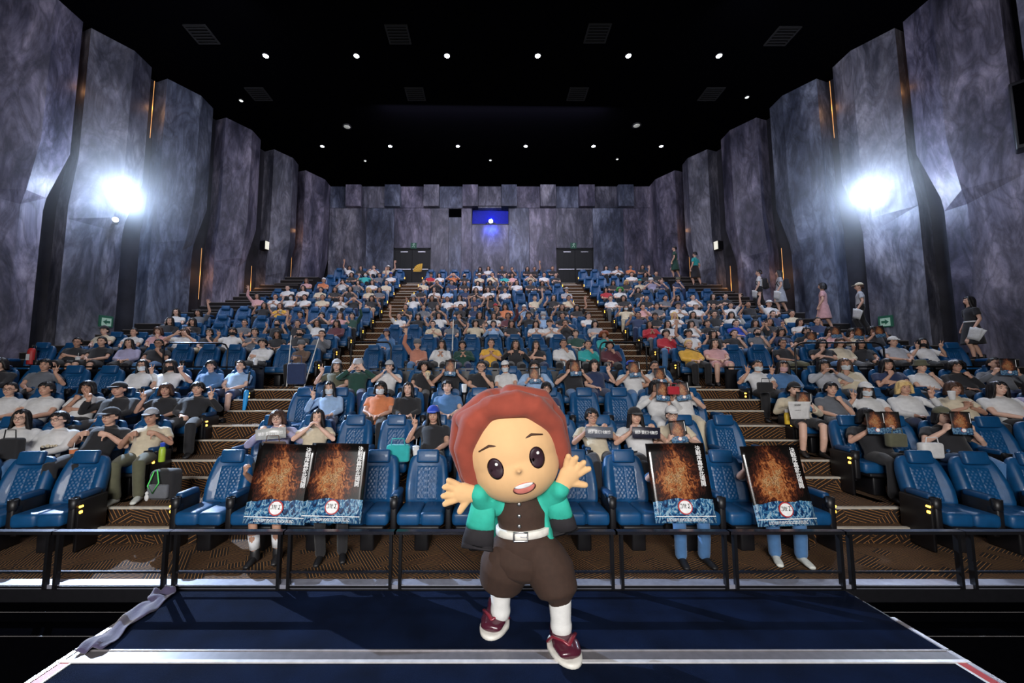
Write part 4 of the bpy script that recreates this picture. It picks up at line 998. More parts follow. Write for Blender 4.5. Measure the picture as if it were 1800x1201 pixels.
tag(o, 'crumpled violet cloth strip lying along the left edge of the stage', 'cloth')
# guard rails of the upper block, along the cross aisle
def railing(x0, x1, Y, z0, zt, label, n, shade=0., dy=0):
    e = empty('aisle_railing', ((x0+x1)/2, Y, z0)); e.rotation_euler = (0, 0, dy); W = (x1-x0)/2; tag(e, label, 'railing')
    link('top_rail', Soup().box(-W, W, -.02, .025, zt-z0-.03, zt-z0).mesh('top_rail'), MT['blackmetal'], e)
    for k in range(n+1):
        x = -W+2*W*k/n; link('post', Soup().box(x-.014, x+.014, -.012, .012, 0, zt-z0-.02).mesh('post'), MT['blackmetal'], e)
    link('panel', Soup().box(-W, W, -.004, .004, 0, (zt-z0)*.90).mesh('panel'), MT['black'], e)
railing(at(650, 648, 8.62).x, at(1100, 648, 8.62).x, 8.62, -.41, .20, 'low black railing in front of the upper centre block', 8)
railing(-9.9, at(450, 640, 8.3).x, 8.45, -.41, .24, 'low black railing in front of the upper left block', 9, dy=.06)
railing(at(1290, 640, 8.3).x, 10.6, 8.45, -.41, .24, 'low black railing in front of the upper right block', 9, dy=-.06)
def hoop(pts, label):
    e = empty('handrail', pts[0]); tag(e, label, 'railing'); s = Soup(); p0 = Vector(pts[0])
    P = [Vector(p)-p0 for p in pts]; s.tube(P, [.018]*len(P), 8); link('rail_tube', s.mesh('rail_tube', True), MT['blackmetal'], e)
def curve(a, b, h):     # inverted U
    a = Vector(a); b = Vector(b); P = [a, a+Vector((0, 0, h-.12)), a+Vector((0, 0, h-.03))+(b-a)*.04, a+Vector((0, 0, h))+(b-a)*.1, b+Vector((0, 0, h))-(b-a)*.1, b+Vector((0, 0, h-.03))-(b-a)*.04, b+Vector((0, 0, h-.12)), b]; return P
hoop(curve((-2.98, 8.75, -.2), (-2.1, 8.75, -.2), .98), 'bent black tube handrail beside the left aisle at the cross aisle')
hoop(curve((2.5, 8.75, -.2), (3.52, 8.75, -.2), .98), 'bent black tube handrail beside the right aisle at the cross aisle')
hoop(curve((-6.9, 8.5, -.2), (-5.6, 8.6, -.2), .94), 'black tube handrail in front of the upper left block')
hoop(curve((6.6, 8.5, -.2), (8.4, 8.4, -.2), .94), 'black tube handrail in front of the upper right block')

# ---------------------------------------------------------------- printed matter
def poster_mat(rough=.22, coat=.3, nm='poster_print'):
    m, t, b, N, L = nt(nm); tc = N.new('ShaderNodeTexCoord'); sx = N.new('ShaderNodeSeparateXYZ'); L.new(tc.outputs['Generated'], sx.inputs[0])
    X, Z = sx.outputs[0], sx.outputs[2]
    nz = N.new('ShaderNodeTexNoise'); nz.inputs['Scale'].default_value = 3.2; nz.inputs['Detail'].default_value = 4; L.new(tc.outputs['Generated'], nz.inputs['Vector'])
    hi = N.new('ShaderNodeTexNoise'); hi.inputs['Scale'].default_value = 15; hi.inputs['Detail'].default_value = 6; hi.inputs['Distortion'].default_value = 1.4; L.new(tc.outputs['Generated'], hi.inputs['Vector'])
    dx = M2(N, L, 'ABSOLUTE', M2(N, L, 'SUBTRACT', X, .46)); dz = M2(N, L, 'ABSOLUTE', M2(N, L, 'SUBTRACT', Z, .52))
    g = M2(N, L, 'SUBTRACT', 1.12, M2(N, L, 'ADD', M2(N, L, 'MULTIPLY', dx, 1.25), M2(N, L, 'MULTIPLY', dz, .95)))
    lo = M2(N, L, 'ADD', M2(N, L, 'MULTIPLY', nz.outputs['Fac'], .45), M2(N, L, 'MULTIPLY', hi.outputs['Fac'], .75))
    v = M2(N, L, 'MULTIPLY', lo, g)
    warm = ramp(N, L, v, [(.26, (.006, .005, .005)), (.38, (.05, .015, .010)), (.46, (.22, .06, .02)), (.53, (.50, .20, .07)), (.57, (.09, .04, .02)), (.62, (.60, .34, .15)), (.68, (.10, .05, .03)), (.76, (.55, .32, .18))])
    n2 = N.new('ShaderNodeTexNoise'); n2.inputs['Scale'].default_value = 6; n2.inputs['Detail'].default_value = 5; n2.inputs['Distortion'].default_value = 3; L.new(tc.outputs['Generated'], n2.inputs['Vector'])
    cool = ramp(N, L, n2.outputs['Fac'], [(.34, (.006, .014, .05)), (.46, (.015, .07, .19)), (.53, (.06, .24, .42)), (.58, (.40, .55, .62)), (.63, (.02, .09, .22)), (.75, (.01, .03, .10))])
    edge = M2(N, L, 'ADD', Z, M2(N, L, 'MULTIPLY', nz.outputs['Fac'], .12))
    f = M2(N, L, 'GREATER_THAN', edge, .34)
    mx = N.new('ShaderNodeMix'); mx.data_type = 'RGBA'; L.new(f, mx.inputs[0]); L.new(cool, mx.inputs[6]); L.new(warm, mx.inputs[7])
    L.new(mx.outputs[2], b.inputs['Base Color']); b.inputs['Roughness'].default_value = rough; b.inputs['Coat Weight'].default_value = coat
    return m
PM = poster_mat(); PM2 = poster_mat(.55, 0, 'programme_print')
PAPER = mat('white_paper', (.72, .74, .76), .7)
INK = mat('dark_ink', (.01, .01, .012), .6)
TXTM = mat('white_ink', (.85, .85, .85), .6)
VT = text_mesh('決戰序幕就此揭開', .056, True, .0008, .92)
ST = text_mesh('絕對要打倒無慘', .046, False, .0008)
def sheet(w, h, bow=.02, th=.003, nx=12, nz=8, curl=0.):
    s = Soup(); v = []; f = []
    for layer in (0, 1):
        for j in range(nz+1):
            for i in range(nx+1):
                u = i/nx-.5; q = j/nz
                v.append((u*w, bow*(cos(u*3)-.6)*(1-.5*q)+curl*sin(q*3.1+u*2)*.02+layer*th, q*h))
    o = (nx+1)*(nz+1)
    for j in range(nz):
        for i in range(nx):
            a = j*(nx+1)+i; f.append((a, a+1, a+nx+2, a+nx+1)); f.append((o+a+nx+1, o+a+nx+2, o+a+1, o+a))
    for i in range(nx): f.append((i, o+i, o+i+1, i+1)); a = nz*(nx+1)+i; f.append((a, a+1, o+a+1, o+a))
    for j in range(nz): a = j*(nx+1); f.append((a, a+nx+1, o+a+nx+1, o+a)); a += nx; f.append((a, o+a, o+a+nx+1, a+nx+1))
    s.add(v, f); return s.mesh('sheet', True)
PSH = sheet(.62, .80, -.012, curl=.25); MSH = sheet(.215, .30, -.008)
s_ = Soup(); n_ = 28; s_.rings([[(r*cos(2*pi*j/n_), y, r*sin(2*pi*j/n_)) for j in range(n_)] for r, y in ((.062, 0), (.062, -.003))]); DISC = s_.mesh('emblem', False)
s_ = Soup(); s_.rings([[(r*cos(2*pi*j/n_), y, r*sin(2*pi*j/n_)) for j in range(n_)] for r, y in ((.074, 0), (.074, -.002))]); RINGD = s_.mesh('emblem_ring', False)
def glyphs():
    s = Soup(); y0, y1 = -.0075, -.004
    def b(x0, x1, z0, z1): s.box(x0, x1, y0, y1, z0, z1)
    b(-.052, -.030, .020, .025); b(-.034, -.030, -.012, .020); b(-.056, -.030, -.016, -.012)
    b(-.020, .012, .018, .022); b(-.018, -.014, -.018, .026); b(-.004, 0, -.018, .022); b(.004, .012, -.016, -.012); b(-.010, .012, .004, .008)
    b(.022, .050, .022, .026); b(.034, .038, -.006, .026); b(.024, .036, -.018, -.006); b(.038, .052, -.018, -.014)
    return s.mesh('emblem_strokes')
GLY = glyphs()
def lines(w, z, n, seed, m=None):
    s = Soup(); r = random.Random(seed)
    for k in range(n):
        x = -w/2
        while x < w/2-.01:
            L_ = r.uniform(.006, .03); s.box(x, min(x+L_, w/2), -.0006, .0006, z-k*.011-.0022, z-k*.011+.0022); x += L_+r.uniform(.004, .009)
    return s.mesh('small_print')
SPR_ = lines(.40, .0, 3, 3)
def poster(pos, rx, ry, rz, label, tone=None):
    e = empty('poster', pos); e.rotation_euler = (rx, ry, rz); tag(e, label, 'poster', 'film posters held up in the front row')
    link('sheet', PSH, tone or PM, e)
    link('lettering', VT, TXTM, e, loc=(.232, -.014, .56), rot=(pi/2, 0, 0), scale=(1.0, 1.0, 1))
    rg = link('emblem_ring', RINGD, MT['red'], e, loc=(.005, -.017, .155)); link('emblem', DISC, TXTM, rg, loc=(0, -.003, 0)); link('emblem_strokes', GLY, INK, rg, loc=(0, -.003, .006))
    link('small_print', SPR_, TXTM, e, loc=(0, -.016, .045))
    link('white_bar', Soup().box(-.30, .30, -.001, .001, 0, .008).mesh('white_bar'), TXTM, e, loc=(0, -.014, .062))
    return e
def poster_at(px, py_bot, Y, rx, ry, rz, label, tone=None):
    return poster(at(px, py_bot, Y), rx, ry, rz, label, tone)
for px, py, Y, rx, ry, rz, lb in ((480, 922, 4.23, -.24, .05, .05, 'glossy dark orange and blue film poster, leftmost of the four held up'),
                                 (580, 920, 4.25, -.24, .02, .0, 'glossy dark orange and blue film poster, second from left of the four'),
                                 (1207, 920, 4.25, -.24, -.02, -.05, 'glossy dark orange and blue film poster, third from left of the four'),
                                 (1386, 925, 4.23, -.24, -.03, .0, 'glossy dark orange and blue film poster, rightmost of the four held up')):
    poster_at(px, py, Y, rx, ry, rz, lb)
def magazine(e, sp_, hi):
    """a printed programme between the two hands of person e"""
    M = Matrix.LocRotScale(e.location, e.rotation_euler, e.scale)
    p = M@Vector((0, -.60 if not hi else -.575, .70 if not hi else .83)); 
    q = empty('programme', p); q.rotation_euler = (-.12, e.rotation_euler[1]*2, e.rotation_euler[2]); return q
names = {}
k_ = 0
for e, sp_ in all_people:
    ps = sp_.split('/')[2]
    if ps not in 'pP': continue
    M = Matrix.LocRotScale(e.location, e.rotation_euler, e.scale); x_, y_ = proj(e.location)
    hi = ps == 'P'
    who = e['label'].split(', ')
    place = ', '.join(e['label'].split(', ')[-3:])
    if y_ > 0 and any(abs(x_-c) < 22 and abs(e.location.y-6.05) < .3 for c in (507, 1048, 1122)):
        q = empty('slogan_board', M@Vector((0, -.62, .83))); q.rotation_euler = (-.05, -.06 if x_ < 800 else .03, e.rotation_euler[2])
        grey = x_ < 800; dark = x_ > 1090
        bm_ = mat('board_pale', (.42, .43, .42), .25) if grey else (mat('board_dark', (.015, .015, .03), .4) if dark else mat('board_grey', (.13, .14, .17), .3))
        tag(q, '%s rectangular slogan board with white characters, held in the second row' % ('pale grey' if grey else 'black' if dark else 'dark grey'), 'sign', 'slogan boards held up')
        link('board', rbox('board', .37, .008, .145, .002, 1, (0, 0, .03)), bm_, q); link('lettering', ST, TXTM, q, loc=(0, -.006, .03), rot=(pi/2, 0, 0), scale=(.95, 1.1, 1))
        continue
    q = magazine(e, sp_, hi)
    tag(q, 'printed programme held by person in %s' % place if len(place.split()) < 11 else 'printed programme held in %s' % place, 'booklet', 'programmes held by the audience')
    link('sheet', MSH, PM2, q)
    if e.location.y < 9:
        rg = link('emblem_ring', RINGD, MT['red'], q, loc=(.0, -.011, .055), scale=(.36, 1, .36)); link('emblem', DISC, TXTM, rg, loc=(0, -.002, 0))
        link('white_bar', Soup().box(.085, .093, -.001, .001, 0.15, .28).mesh('white_bar'), TXTM, q, loc=(0, -.011, 0))
    if hi and e.location.y > 5.9 and e.location.y < 6.3 and abs(x_-1543) < 40:
        for c_ in (q,): c_.location.x -= .10
        q2 = magazine(e, sp_, hi); q2.location.x += .11; tag(q2, 'second printed programme held beside the first, right block second row', 'booklet', 'programmes held by the audience'); link('sheet', MSH, PM2, q2)
# ---------------------------------------------------------------- big plush costume figure on the stage (plain generic design)
R0 = Vector((.30, 3.20, SZ))
def ml(px, py, dy=0.): return at(px, py, 3.20+dy)-R0
fig = empty('costume_figure', R0); tag(fig, 'tall plush costume figure with huge smiling head, auburn hair, teal jacket, on stage', 'costume')
plsk = mat('plush_skin', (.72, .44, .21), .85, 0, .05, 6, .25, 350, sheen=.1)
plhair = mat('plush_auburn_hair', (.28, .05, .028), .9, 0, .12, 8, .3, 350, sheen=.1)
brown = mat('brown_twill', (.038, .018, .011), .85, 0, .10, 30, .2, 400)
teal = mat('teal_cotton', (.025, .42, .31), .8, 0, .08, 20, .2, 300); blk = mat('black_cotton', (.012, .010, .013), .85, 0, .1, 20, .2, 300)
cream = mat('cream_belt', (.72, .70, .64), .5); wht = mat('white_legging', (.70, .70, .68), .8, 0, .05, 20, .2, 200); mar = mat('maroon_vinyl', (.07, .012, .025), .25, coat=.5); mar2 = mat('red_strap', (.22, .02, .035), .3, coat=.5)
roll = radians(-15)                       # head leans towards the left of the picture
HM_ = Matrix.Translation(ml(900, 790))@Matrix.Rotation(roll, 4, 'Y')
def hp_(x, y, z): return HM_@Vector((x, y, z))
s = Soup(); R3 = HM_.to_3x3()
s.ell(hp_(0, 0, .03), (.365, .31, .36), rot=R3, nu=32, nv=20); s.ell(hp_(0, -.03, -.12), (.335, .28, .27), rot=R3, nu=32, nv=20)
s.ell(hp_(0, -.325, -.10), (.022, .03, .02), rot=R3, nu=10, nv=8)
for sx in (-1, 1): s.ell(hp_(sx*.35, .02, -.06), (.05, .05, .08), rot=R3, nu=12, nv=8)
link('head', remesh(s, 'head', .014, 5, .6), plsk, fig)
# smooth rounded plush hair: shell plus soft locks
s = Soup()
s.ell(hp_(0, .07, .07), (.395, .31, .375), rot=R3, nu=32, nv=18)
def lock(pts, rad): s.tube([hp_(*p) for p in pts], rad, 12)
for sx in (-1, 1):
    lock([(sx*.05, -.12, .38), (sx*.24, -.20, .29), (sx*.35, -.13, .12), (sx*.365, -.07, -.08), (sx*.35, -.04, -.26)], [.085, .10, .085, .07, .04])
    lock([(sx*.10, .0, .42), (sx*.32, .02, .31), (sx*.40, .05, .12), (sx*.405, .08, -.12)], [.085, .10, .09, .06])
    lock([(sx*.37, .12, .05), (sx*.40, .14, -.12), (sx*.40, .12, -.26)], [.08, .08, .05])
lock([(-.30, -.12, .33), (-.05, -.22, .37), (.16, -.24, .30)], [.07, .09, .06]); lock([(.34, -.1, .27), (.12, -.2, .37), (-.1, -.2, .39)], [.06, .09, .07])
lock([(.0, .1, .40), (-.08, .05, .44), (-.18, .03, .44)], [.10, .07, .04])
link('hair', remesh(s, 'hair', .016, 5, .6), plhair, fig)
def facepatch(cx, cz, rx, rz, off, name, m, par=None, yv=0):
    # a flat-ish disc hugging the head surface
    s = Soup(); n = 24; rings_ = []
    def surf(x, z):
        best = 0
        for (c, r) in (((0, 0, .03), (.365, .31, .36)), ((0, -.03, -.12), (.335, .28, .27))):
            q = 1-((x-c[0])/r[0])**2-((z-c[2])/r[2])**2
            if q > 0: best = min(best, c[1]-r[1]*sqrt(q))
        return best
    for k, t in enumerate((1, .75, .5, .25, .02)):
        rings_.append([hp_(cx+rx*t*cos(2*pi*j/n), surf(cx+rx*t*cos(2*pi*j/n), cz+rz*t*sin(2*pi*j/n))-off*(1 if k else .3), cz+rz*t*sin(2*pi*j/n)) for j in range(n)])
    s.rings(rings_[::-1]); return link(name, s.mesh(name, True), m, par or fig)
dk = mat('dark_felt', (.03, .012, .02), .5); wf = mat('white_felt', (.8, .8, .8), .6); pkf = mat('coral_felt', (.72, .22, .18), .7); bwf = mat('brown_felt', (.06, .025, .012), .7)
for sx in (-1, 1):
    facepatch(sx*.155, -.050, .058, .078, .008, 'eye', dk); facepatch(sx*.155+.014, -.020, .013, .013, .015, 'eye_glint', wf)
    s = Soup(); s.tube([hp_(sx*.08, -.285, .095), hp_(sx*.16, -.27, .115), hp_(sx*.24, -.235, .09)], [.006, .010, .005], 8); link('eyebrow', s.mesh('eyebrow', True), bwf, fig)
facepatch(.01, -.235, .085, .045, .006, 'mouth', pkf); facepatch(.01, -.213, .075, .018, .011, 'teeth', wf)
# body
s = Soup()
s.tube([ml(915, 985), ml(918, 955), ml(920, 930), ml(918, 900), ml(912, 872)], [(.235, .17), (.215, .15), (.19, .135), (.20, .14), (.13, .11)], 24, side=(1, 0, 0))
link('tunic', remesh(s, 'tunic', .015, 4), brown, fig)
s = Soup()
lk = [ml(900, 960, .02), ml(888, 995, .05), ml(880, 1025, .10)]; rk = [ml(945, 960, 0), ml(968, 1005, -.05), ml(982, 1043, -.10)]
s.tube([lk[0], lk[0].lerp(lk[1], .5), lk[1], lk[2], lk[2]+Vector((0, 0, -.035))], [(.15, .15), (.185, .17), (.20, .18), (.17, .16), (.09, .09)], 22, side=(1, 0, 0))
s.tube([rk[0], rk[0].lerp(rk[1], .5), rk[1], rk[2], rk[2]+Vector((0, 0, -.04))], [(.15, .15), (.175, .17), (.185, .17), (.15, .14), (.085, .085)], 22, side=(1, 0, 0))
s.tube([ml(918, 934), ml(920, 950), ml(922, 968)], [(.20, .14), (.22, .16), (.20, .16)], 22, side=(1, 0, 0))
link('trousers', remesh(s, 'trousers', .016, 4), brown, fig)
# belt, buckle, buttons
s = Soup(); n = 32; c = ml(920, 929)
s.rings([[(c.x+rx*cos(2*pi*j/n), c.y+ry*sin(2*pi*j/n), c.z+dz+.012*cos(2*pi*j/n)) for j in range(n)] for rx, ry, dz in ((.208, .158, -.028), (.214, .164, -.024), (.214, .164, .024), (.206, .156, .028))])
bl = link('belt', s.mesh('belt', True), cream, fig)
s = Soup(); a = c+Vector((-.035, -.172, 0)); s.tube([a+Vector(p) for p in ((-.05, 0, -.03), (.05, 0, -.03), (.05, 0, .03), (-.05, 0, .03), (-.05, 0, -.03))], [.008]*5, 8); s.tube([a, a+Vector((.045, -.004, 0))], [.004, .004], 6)
link('buckle', s.mesh('buckle', True), MT['steel'], bl)
for py in (877, 896, 913):
    s = Soup(); q = ml(910, py); q.y = -.15 if py > 890 else -.14; s.ell(q, (.014, .008, .014), nu=10, nv=6); link('button', s.mesh('button', True), MT['steel'], fig)
# arms, hands
def plush_hand(W, d, n, side, nm):
    s = Soup(); d = Vector(d).normalized(); n = Vector(n).normalized(); t = d.cross(n)*side; W = Vector(W)
    s.tube([W-d*.06, W, W+d*.06, W+d*.11], [(.055, .045), (.065, .045), (.078, .045), (.07, .038)], 14, side=t)
    for off, ln, fan in ((.058, .085, .45), (.021, .10, .12), (-.021, .098, -.15), (-.056, .08, -.45)):
        b = W+d*.115+t*off; e = (d+t*fan+n*.15).normalized(); s.tube([b, b+e*ln*.55, b+(e+n*.12).normalized()*ln], [.027, .025, .022], 10)
    b = W+d*.03+t*.055; e = (t*.95+d*.45).normalized(); s.tube([b, b+e*.05, b+e*.095], [.032, .028, .024], 10)
    link(nm, remesh(s, nm, .009, 3), plsk, fig)
Lh = ml(829, 868, -.12); Rh = ml(992, 848, -.12)
plush_hand(Lh, (-.95, -.1, .12), (-.1, -1, 0), -1, 'hand'); plush_hand(Rh, (.55, -.1, .85), (0, -1, 0), 1, 'hand')
Ls = ml(868, 888); Rs = ml(962, 884)
s = Soup()
s.tube([Ls+Vector((.06, 0, .0)), Ls, Ls.lerp(Lh, .6), Lh+Vector((.05, 0, 0))], [(.07, .08), (.085, .09), (.085, .085), (.075, .07)], 14); 
s.tube([Rs+Vector((-.06, 0, .0)), Rs, Rs.lerp(Rh, .6), Rh+Vector((-.03, 0, -.05))], [(.07, .08), (.085, .09), (.085, .085), (.075, .07)], 14)
s.tube([ml(893, 884, .05), ml(890, 920, .06), ml(884, 975, .06)], [(.05, .13), (.05, .15), (.03, .15)], 14, side=(1, 0, 0)); s.tube([ml(948, 882, .05), ml(958, 920, .06), ml(975, 985, .06), ml(990, 1025, .08)], [(.05, .13), (.05, .15), (.045, .14), (.03, .08)], 14, side=(1, 0, 0))
s.tube([ml(893, 884, .09), ml(918, 886, .1), ml(948, 882, .09)], [.09, .10, .09], 14); s.tube([ml(905, 900, .13), ml(915, 960, .13), ml(925, 1010, .12)], [(.2, .05), (.24, .05), (.26, .04)], 16, side=(1, 0, 0))
jk = link('jacket', remesh(s, 'jacket', .014, 4), teal, fig)
# wide hanging sleeves: teal with black hem band
def sleeve(top, bot, w0, w1, split, nm):
    top = Vector(top); bot = Vector(bot)
    for k, (t0, t1, m) in enumerate(((0, split, teal), (split, 1, blk))):
        s = Soup(); n = 6
        P = [top.lerp(bot, t0+(t1-t0)*i/n)+Vector((0, .012*sin(i*1.3+k*2), 0)) for i in range(n+1)]
        Rr = [((w0+(w1-w0)*(t0+(t1-t0)*i/n)), .055) for i in range(n+1)]
        s.tube(P, Rr, 18, side=(1, -.2, 0), round_=False); link('sleeve' if k == 0 else 'sleeve_hem', s.mesh('sleeve', True), m, jk)
sleeve(ml(852, 872, -.07), ml(838, 966, -.05), .09, .125, .62, 'l'); sleeve(ml(975, 868, -.07), ml(994, 938, -.04), .08, .105, .60, 'r')
# leggings and shoes
def leg(top, ank, shoe_c, yaw, tag_):
    s = Soup(); s.tube([top, ank], [.085, .072], 16, round_=False); s.tube([ank+Vector((0, 0, .03)), ank+Vector((0, 0, .0))], [.08, .08], 14)
    link('legging', remesh(s, 'legging', .012, 3), wht, fig)
    e = Matrix.Translation(shoe_c)@Matrix.Rotation(yaw, 4, 'Z')
    s = Soup(); tr = lambda *p: e@Vector(p)
    s.tube([tr(0, .07, .075), tr(0, 0, .085), tr(0, -.08, .075), tr(0, -.15, .06)], [(.07, .05), (.085, .055), (.10, .045), (.085, .035)], 18, side=e.to_3x3()@Vector((1, 0, 0)))
    s.tube([tr(0, .04, .08), tr(0, .03, .14)], [.075, .078], 14)
    sh = link('shoe', remesh(s, 'shoe', .009, 3), mar, fig)
    s = Soup(); n = 28; rs = []
    for sc, z in ((.96, .0), (1.04, .008), (1.04, .03), (.95, .038)):
        rs.append([tr(.105*sc*sin(2*pi*j/n)*(1 if cos(2*pi*j/n) < 0 else 1.06), .175*sc*-cos(2*pi*j/n)*-1-.045, z) for j in range(n)])
    s.rings(rs[::1]); link('sole', s.mesh('sole', True), cream, sh)
    s = Soup()
    for sx in (-1, 1): s.tube([tr(sx*.10, .02, .05), tr(sx*.085, -.04, .115), tr(sx*.03, -.10, .118), tr(0, -.125, .10)], [(.016, .010)]*4, 8)
    link('strap', s.mesh('strap', True), mar2, sh)
leg(ml(880, 1030, .10), Vector((ml(880, 1052, .10).x, .12, .13)), Vector((ml(872, 1085, .12).x, .18, .0)), radians(-16), 0)
leg(ml(984, 1052, -.10), Vector((ml(986, 1085, -.10).x, -.10, .14)), Vector((ml(990, 1130, -.16).x, -.11, .0)), radians(12), 1)
# ---------------------------------------------------------------- people walking on the side stairs
def stair_at(px, sd=1, off=.85):
    best = None
    for q in range(440, 1000):
        Y = q/50; x = sd*(abs(xw(sd, Y))-off); zf = -.2
        for (z, Ys) in ust:
            if Y > Ys-.6: zf = z+.25
        X = proj((x, Y, zf+1))[0]
        if best is None or abs(X-px) < best[0]: best = (abs(X-px), Vector((x, Y, zf)))
    return best[1]
def stand_meshes(dress=False, arm=0):
    s = Soup(); sh = Soup(); tr = Soup(); H = Vector((0, 0, 1.52))
    head_soup(s, H); s.tube([(0, .0, 1.28), (0, .0, 1.36), (0, .005, 1.46)], [(.058, .055), (.05, .05), (.05, .052)], 14, round_=False)
    T = [((0, 0, .86), (.145, .10)), ((0, 0, .98), (.13, .10)), ((0, .01, 1.10), (.135, .10)), ((0, .01, 1.22), (.16, .10)), ((0, .01, 1.29), (.15, .08)), ((0, .01, 1.33), (.09, .06))]
    s.tube([p for p, _ in T], [(a*.9, b*.9) for _, (a, b) in T], 18, side=(1, 0, 0)); sh.tube([p for p, _ in T], [(a*1.08, b*1.1) for _, (a, b) in T], 20, side=(1, 0, 0))
    for sx in (-1, 1):
        S = Vector((sx*.165, .01, 1.285)); W_ = Vector((sx*.24, -.10 if arm == 0 else -.28, .80 if arm == 0 else 1.0)) if sx > 0 else Vector((-.25, -.05, .80))
        el, T_ = ik(S, W_, .28, .25, (sx*.4, .8, -.1)); s.tube([S, S.lerp(el, .5), el, el.lerp(T_, .4), T_], [.048, .042, .036, .036, .025], 12)
        hand(s, T_, (0, -.15, -1), (-sx, 0, 0), 'grip', sx)
        sh.tube([S+Vector((-sx*.05, 0, 0)), S, S.lerp(el, .6)], [.06, .064, .064], 12, round_=False)
        P = [Vector((sx*.085, 0, .88)), Vector((sx*.09, -.03-.03*sx, .66)), Vector((sx*.09, -.06-.10*sx, .47)), Vector((sx*.09, .02-.10*sx, .28)), Vector((sx*.085, .06-.12*sx, .09))]
        s.tube(P, [.078, .066, .052, .05, .034], 12); tr.tube(P, [.095, .085, .075, .07, .066], 14)
    tr.tube([(0, 0, .84), (0, 0, .96)], [(.16, .11), (.15, .11)], 16, side=(1, 0, 0))
    dr = Soup(); dr.tube([(0, 0, .98), (0, 0, .80), (0, 0, .55), (0, 0, .40)], [(.14, .11), (.19, .15), (.23, .19), (.25, .21)], 20, side=(1, 0, 0), round_=False)
    return remesh(s, 'body', .010, 2), remesh(sh, 'shirt', .016, 3), remesh(tr, 'trousers', .016, 3), remesh(dr, 'skirt', .016, 3)
STM = stand_meshes()
def walker(pos, rz, top, hr, low, kind, label, hat=None, sc=1.0):
    e = empty('person', pos, rz); e.scale = (sc, sc, sc); tag(e, label, 'person', 'people on the side stairs')
    link('body', STM[0], SKIN[0], e); link('shirt', STM[1], CLM[top], e)
    link('skirt' if kind == 'K' else 'trousers', STM[3] if kind == 'K' else STM[2], CLM[low], e)
    H = Vector((0, 0, 1.52)); link('hair', HAIR[hr[0]][0], HM[hr[1]], e, loc=H)
    if hat: link('cap', HATS['cap'], CLM[hat], e, loc=H, scale=(1.03, 1.03, 1.03))
    for sx in (-1, 1):
        link('eye', EYE, IRM, e, loc=H+Vector((sx*.031, -.0845, .006))); link('shoe', SHOE, WSHOE if kind == 'W' else BSHOE, e, loc=(sx*.085, .10-.12*sx, 0))
    link('mouth', MOUTH, LIP, e, loc=H+Vector((0, -.0905, -.05)))
    return e
def paper(pos, rot, label, n=2, w=.21, h=.30):
    q = empty('paper_sheets', pos); q.rotation_euler = rot; tag(q, label, 'paper')
    for k in range(n): link('sheet', sheet_thin, PAPER, q, loc=(0, .01*k, 0), rot=(0, .25*k, 0), scale=(w/.2, 1, h/.3))
sheet_thin = sheet(.2, .3, -.01, th=.002, nx=6, nz=4)
for px, top, hr, low, kd, lb, hat, rz, pap in (
    (1186, 'G', 'sk', 'G', 'K', 'person in dark green robe and black mask walking high on the right stairs', None, -2.2, 0),
    (1222, 't', 'sk', 'k', 'K', 'person in teal patterned robe climbing the right stairs near the top', None, -2.6, 0),
    (1335, 'w', 'sk', 'k', 'T', 'person in white tee with black backpack climbing the right side stairs', None, -2.3, 1),
    (1370, 's', 'lk', 's', 'K', 'person in pale grey dress with long black hair on right side stairs', None, -2.1, 1),
    (1446, 'p', 'bk', 'p', 'K', 'person in shiny pink satin robe climbing the right side stairs', None, -2.4, 0),
    (1512, 's', 'su', 'k', 'T', 'person in grey tee and cream cap holding papers on right side stairs', 'e', -2.2, 1),
    (1706, 'k', 'lk', 'k', 'K', 'person in black dress with white belt, nearest on right side stairs', None, -1.9, 1)):
    p = stair_at(px); e = walker(p, rz, top, hr, low, kd, lb, hat, .98)
    M = Matrix.LocRotScale(e.location, e.rotation_euler, e.scale)
    if pap: paper(M@Vector((.26, -.16, .50)), (.2, .3, rz+.8), 'white paper sheets in hand of the %s' % {1335: 'backpack wearer on the stairs', 1370: 'long-haired person in grey dress', 1512: 'person in cream cap', 1706: 'person in black dress'}[px], 2)
    if px in (1335, 1370):
        q = empty('backpack', M@Vector((0, .16, 1.0)), rz); tag(q, 'black backpack worn by the person in %s on the right stairs' % ('white tee' if px == 1335 else 'grey dress'), 'bag')
        link('bag_body', rbox('bag', .28, .15, .40, .05, 3, (0, .04, .06)), CLM['k'], q); link('front_pocket', rbox('pk', .22, .05, .18, .02, 2, (0, .13, -.02)), CLM['k'], q)
        s = Soup()
        for sx in (-1, 1): s.tube([(sx*.09, -.04, .26), (sx*.10, -.16, .28), (sx*.12, -.26, .12), (sx*.12, -.16, -.08), (sx*.10, -.03, -.10)], [.014]*5, 6)
        link('strap', s.mesh('strap', True), CLM['k'], q)
    if px == 1706:
        q = link('belt', STM[3].copy(), CLM['w'], e)
        bpy.data.objects.remove(q)
        s = Soup(); n = 24; s.rings([[(.155*cos(2*pi*j/n), .12*sin(2*pi*j/n), z) for j in range(n)] for z in (.955, .99)]); link('belt', s.mesh('belt', True), CLM['w'], e)
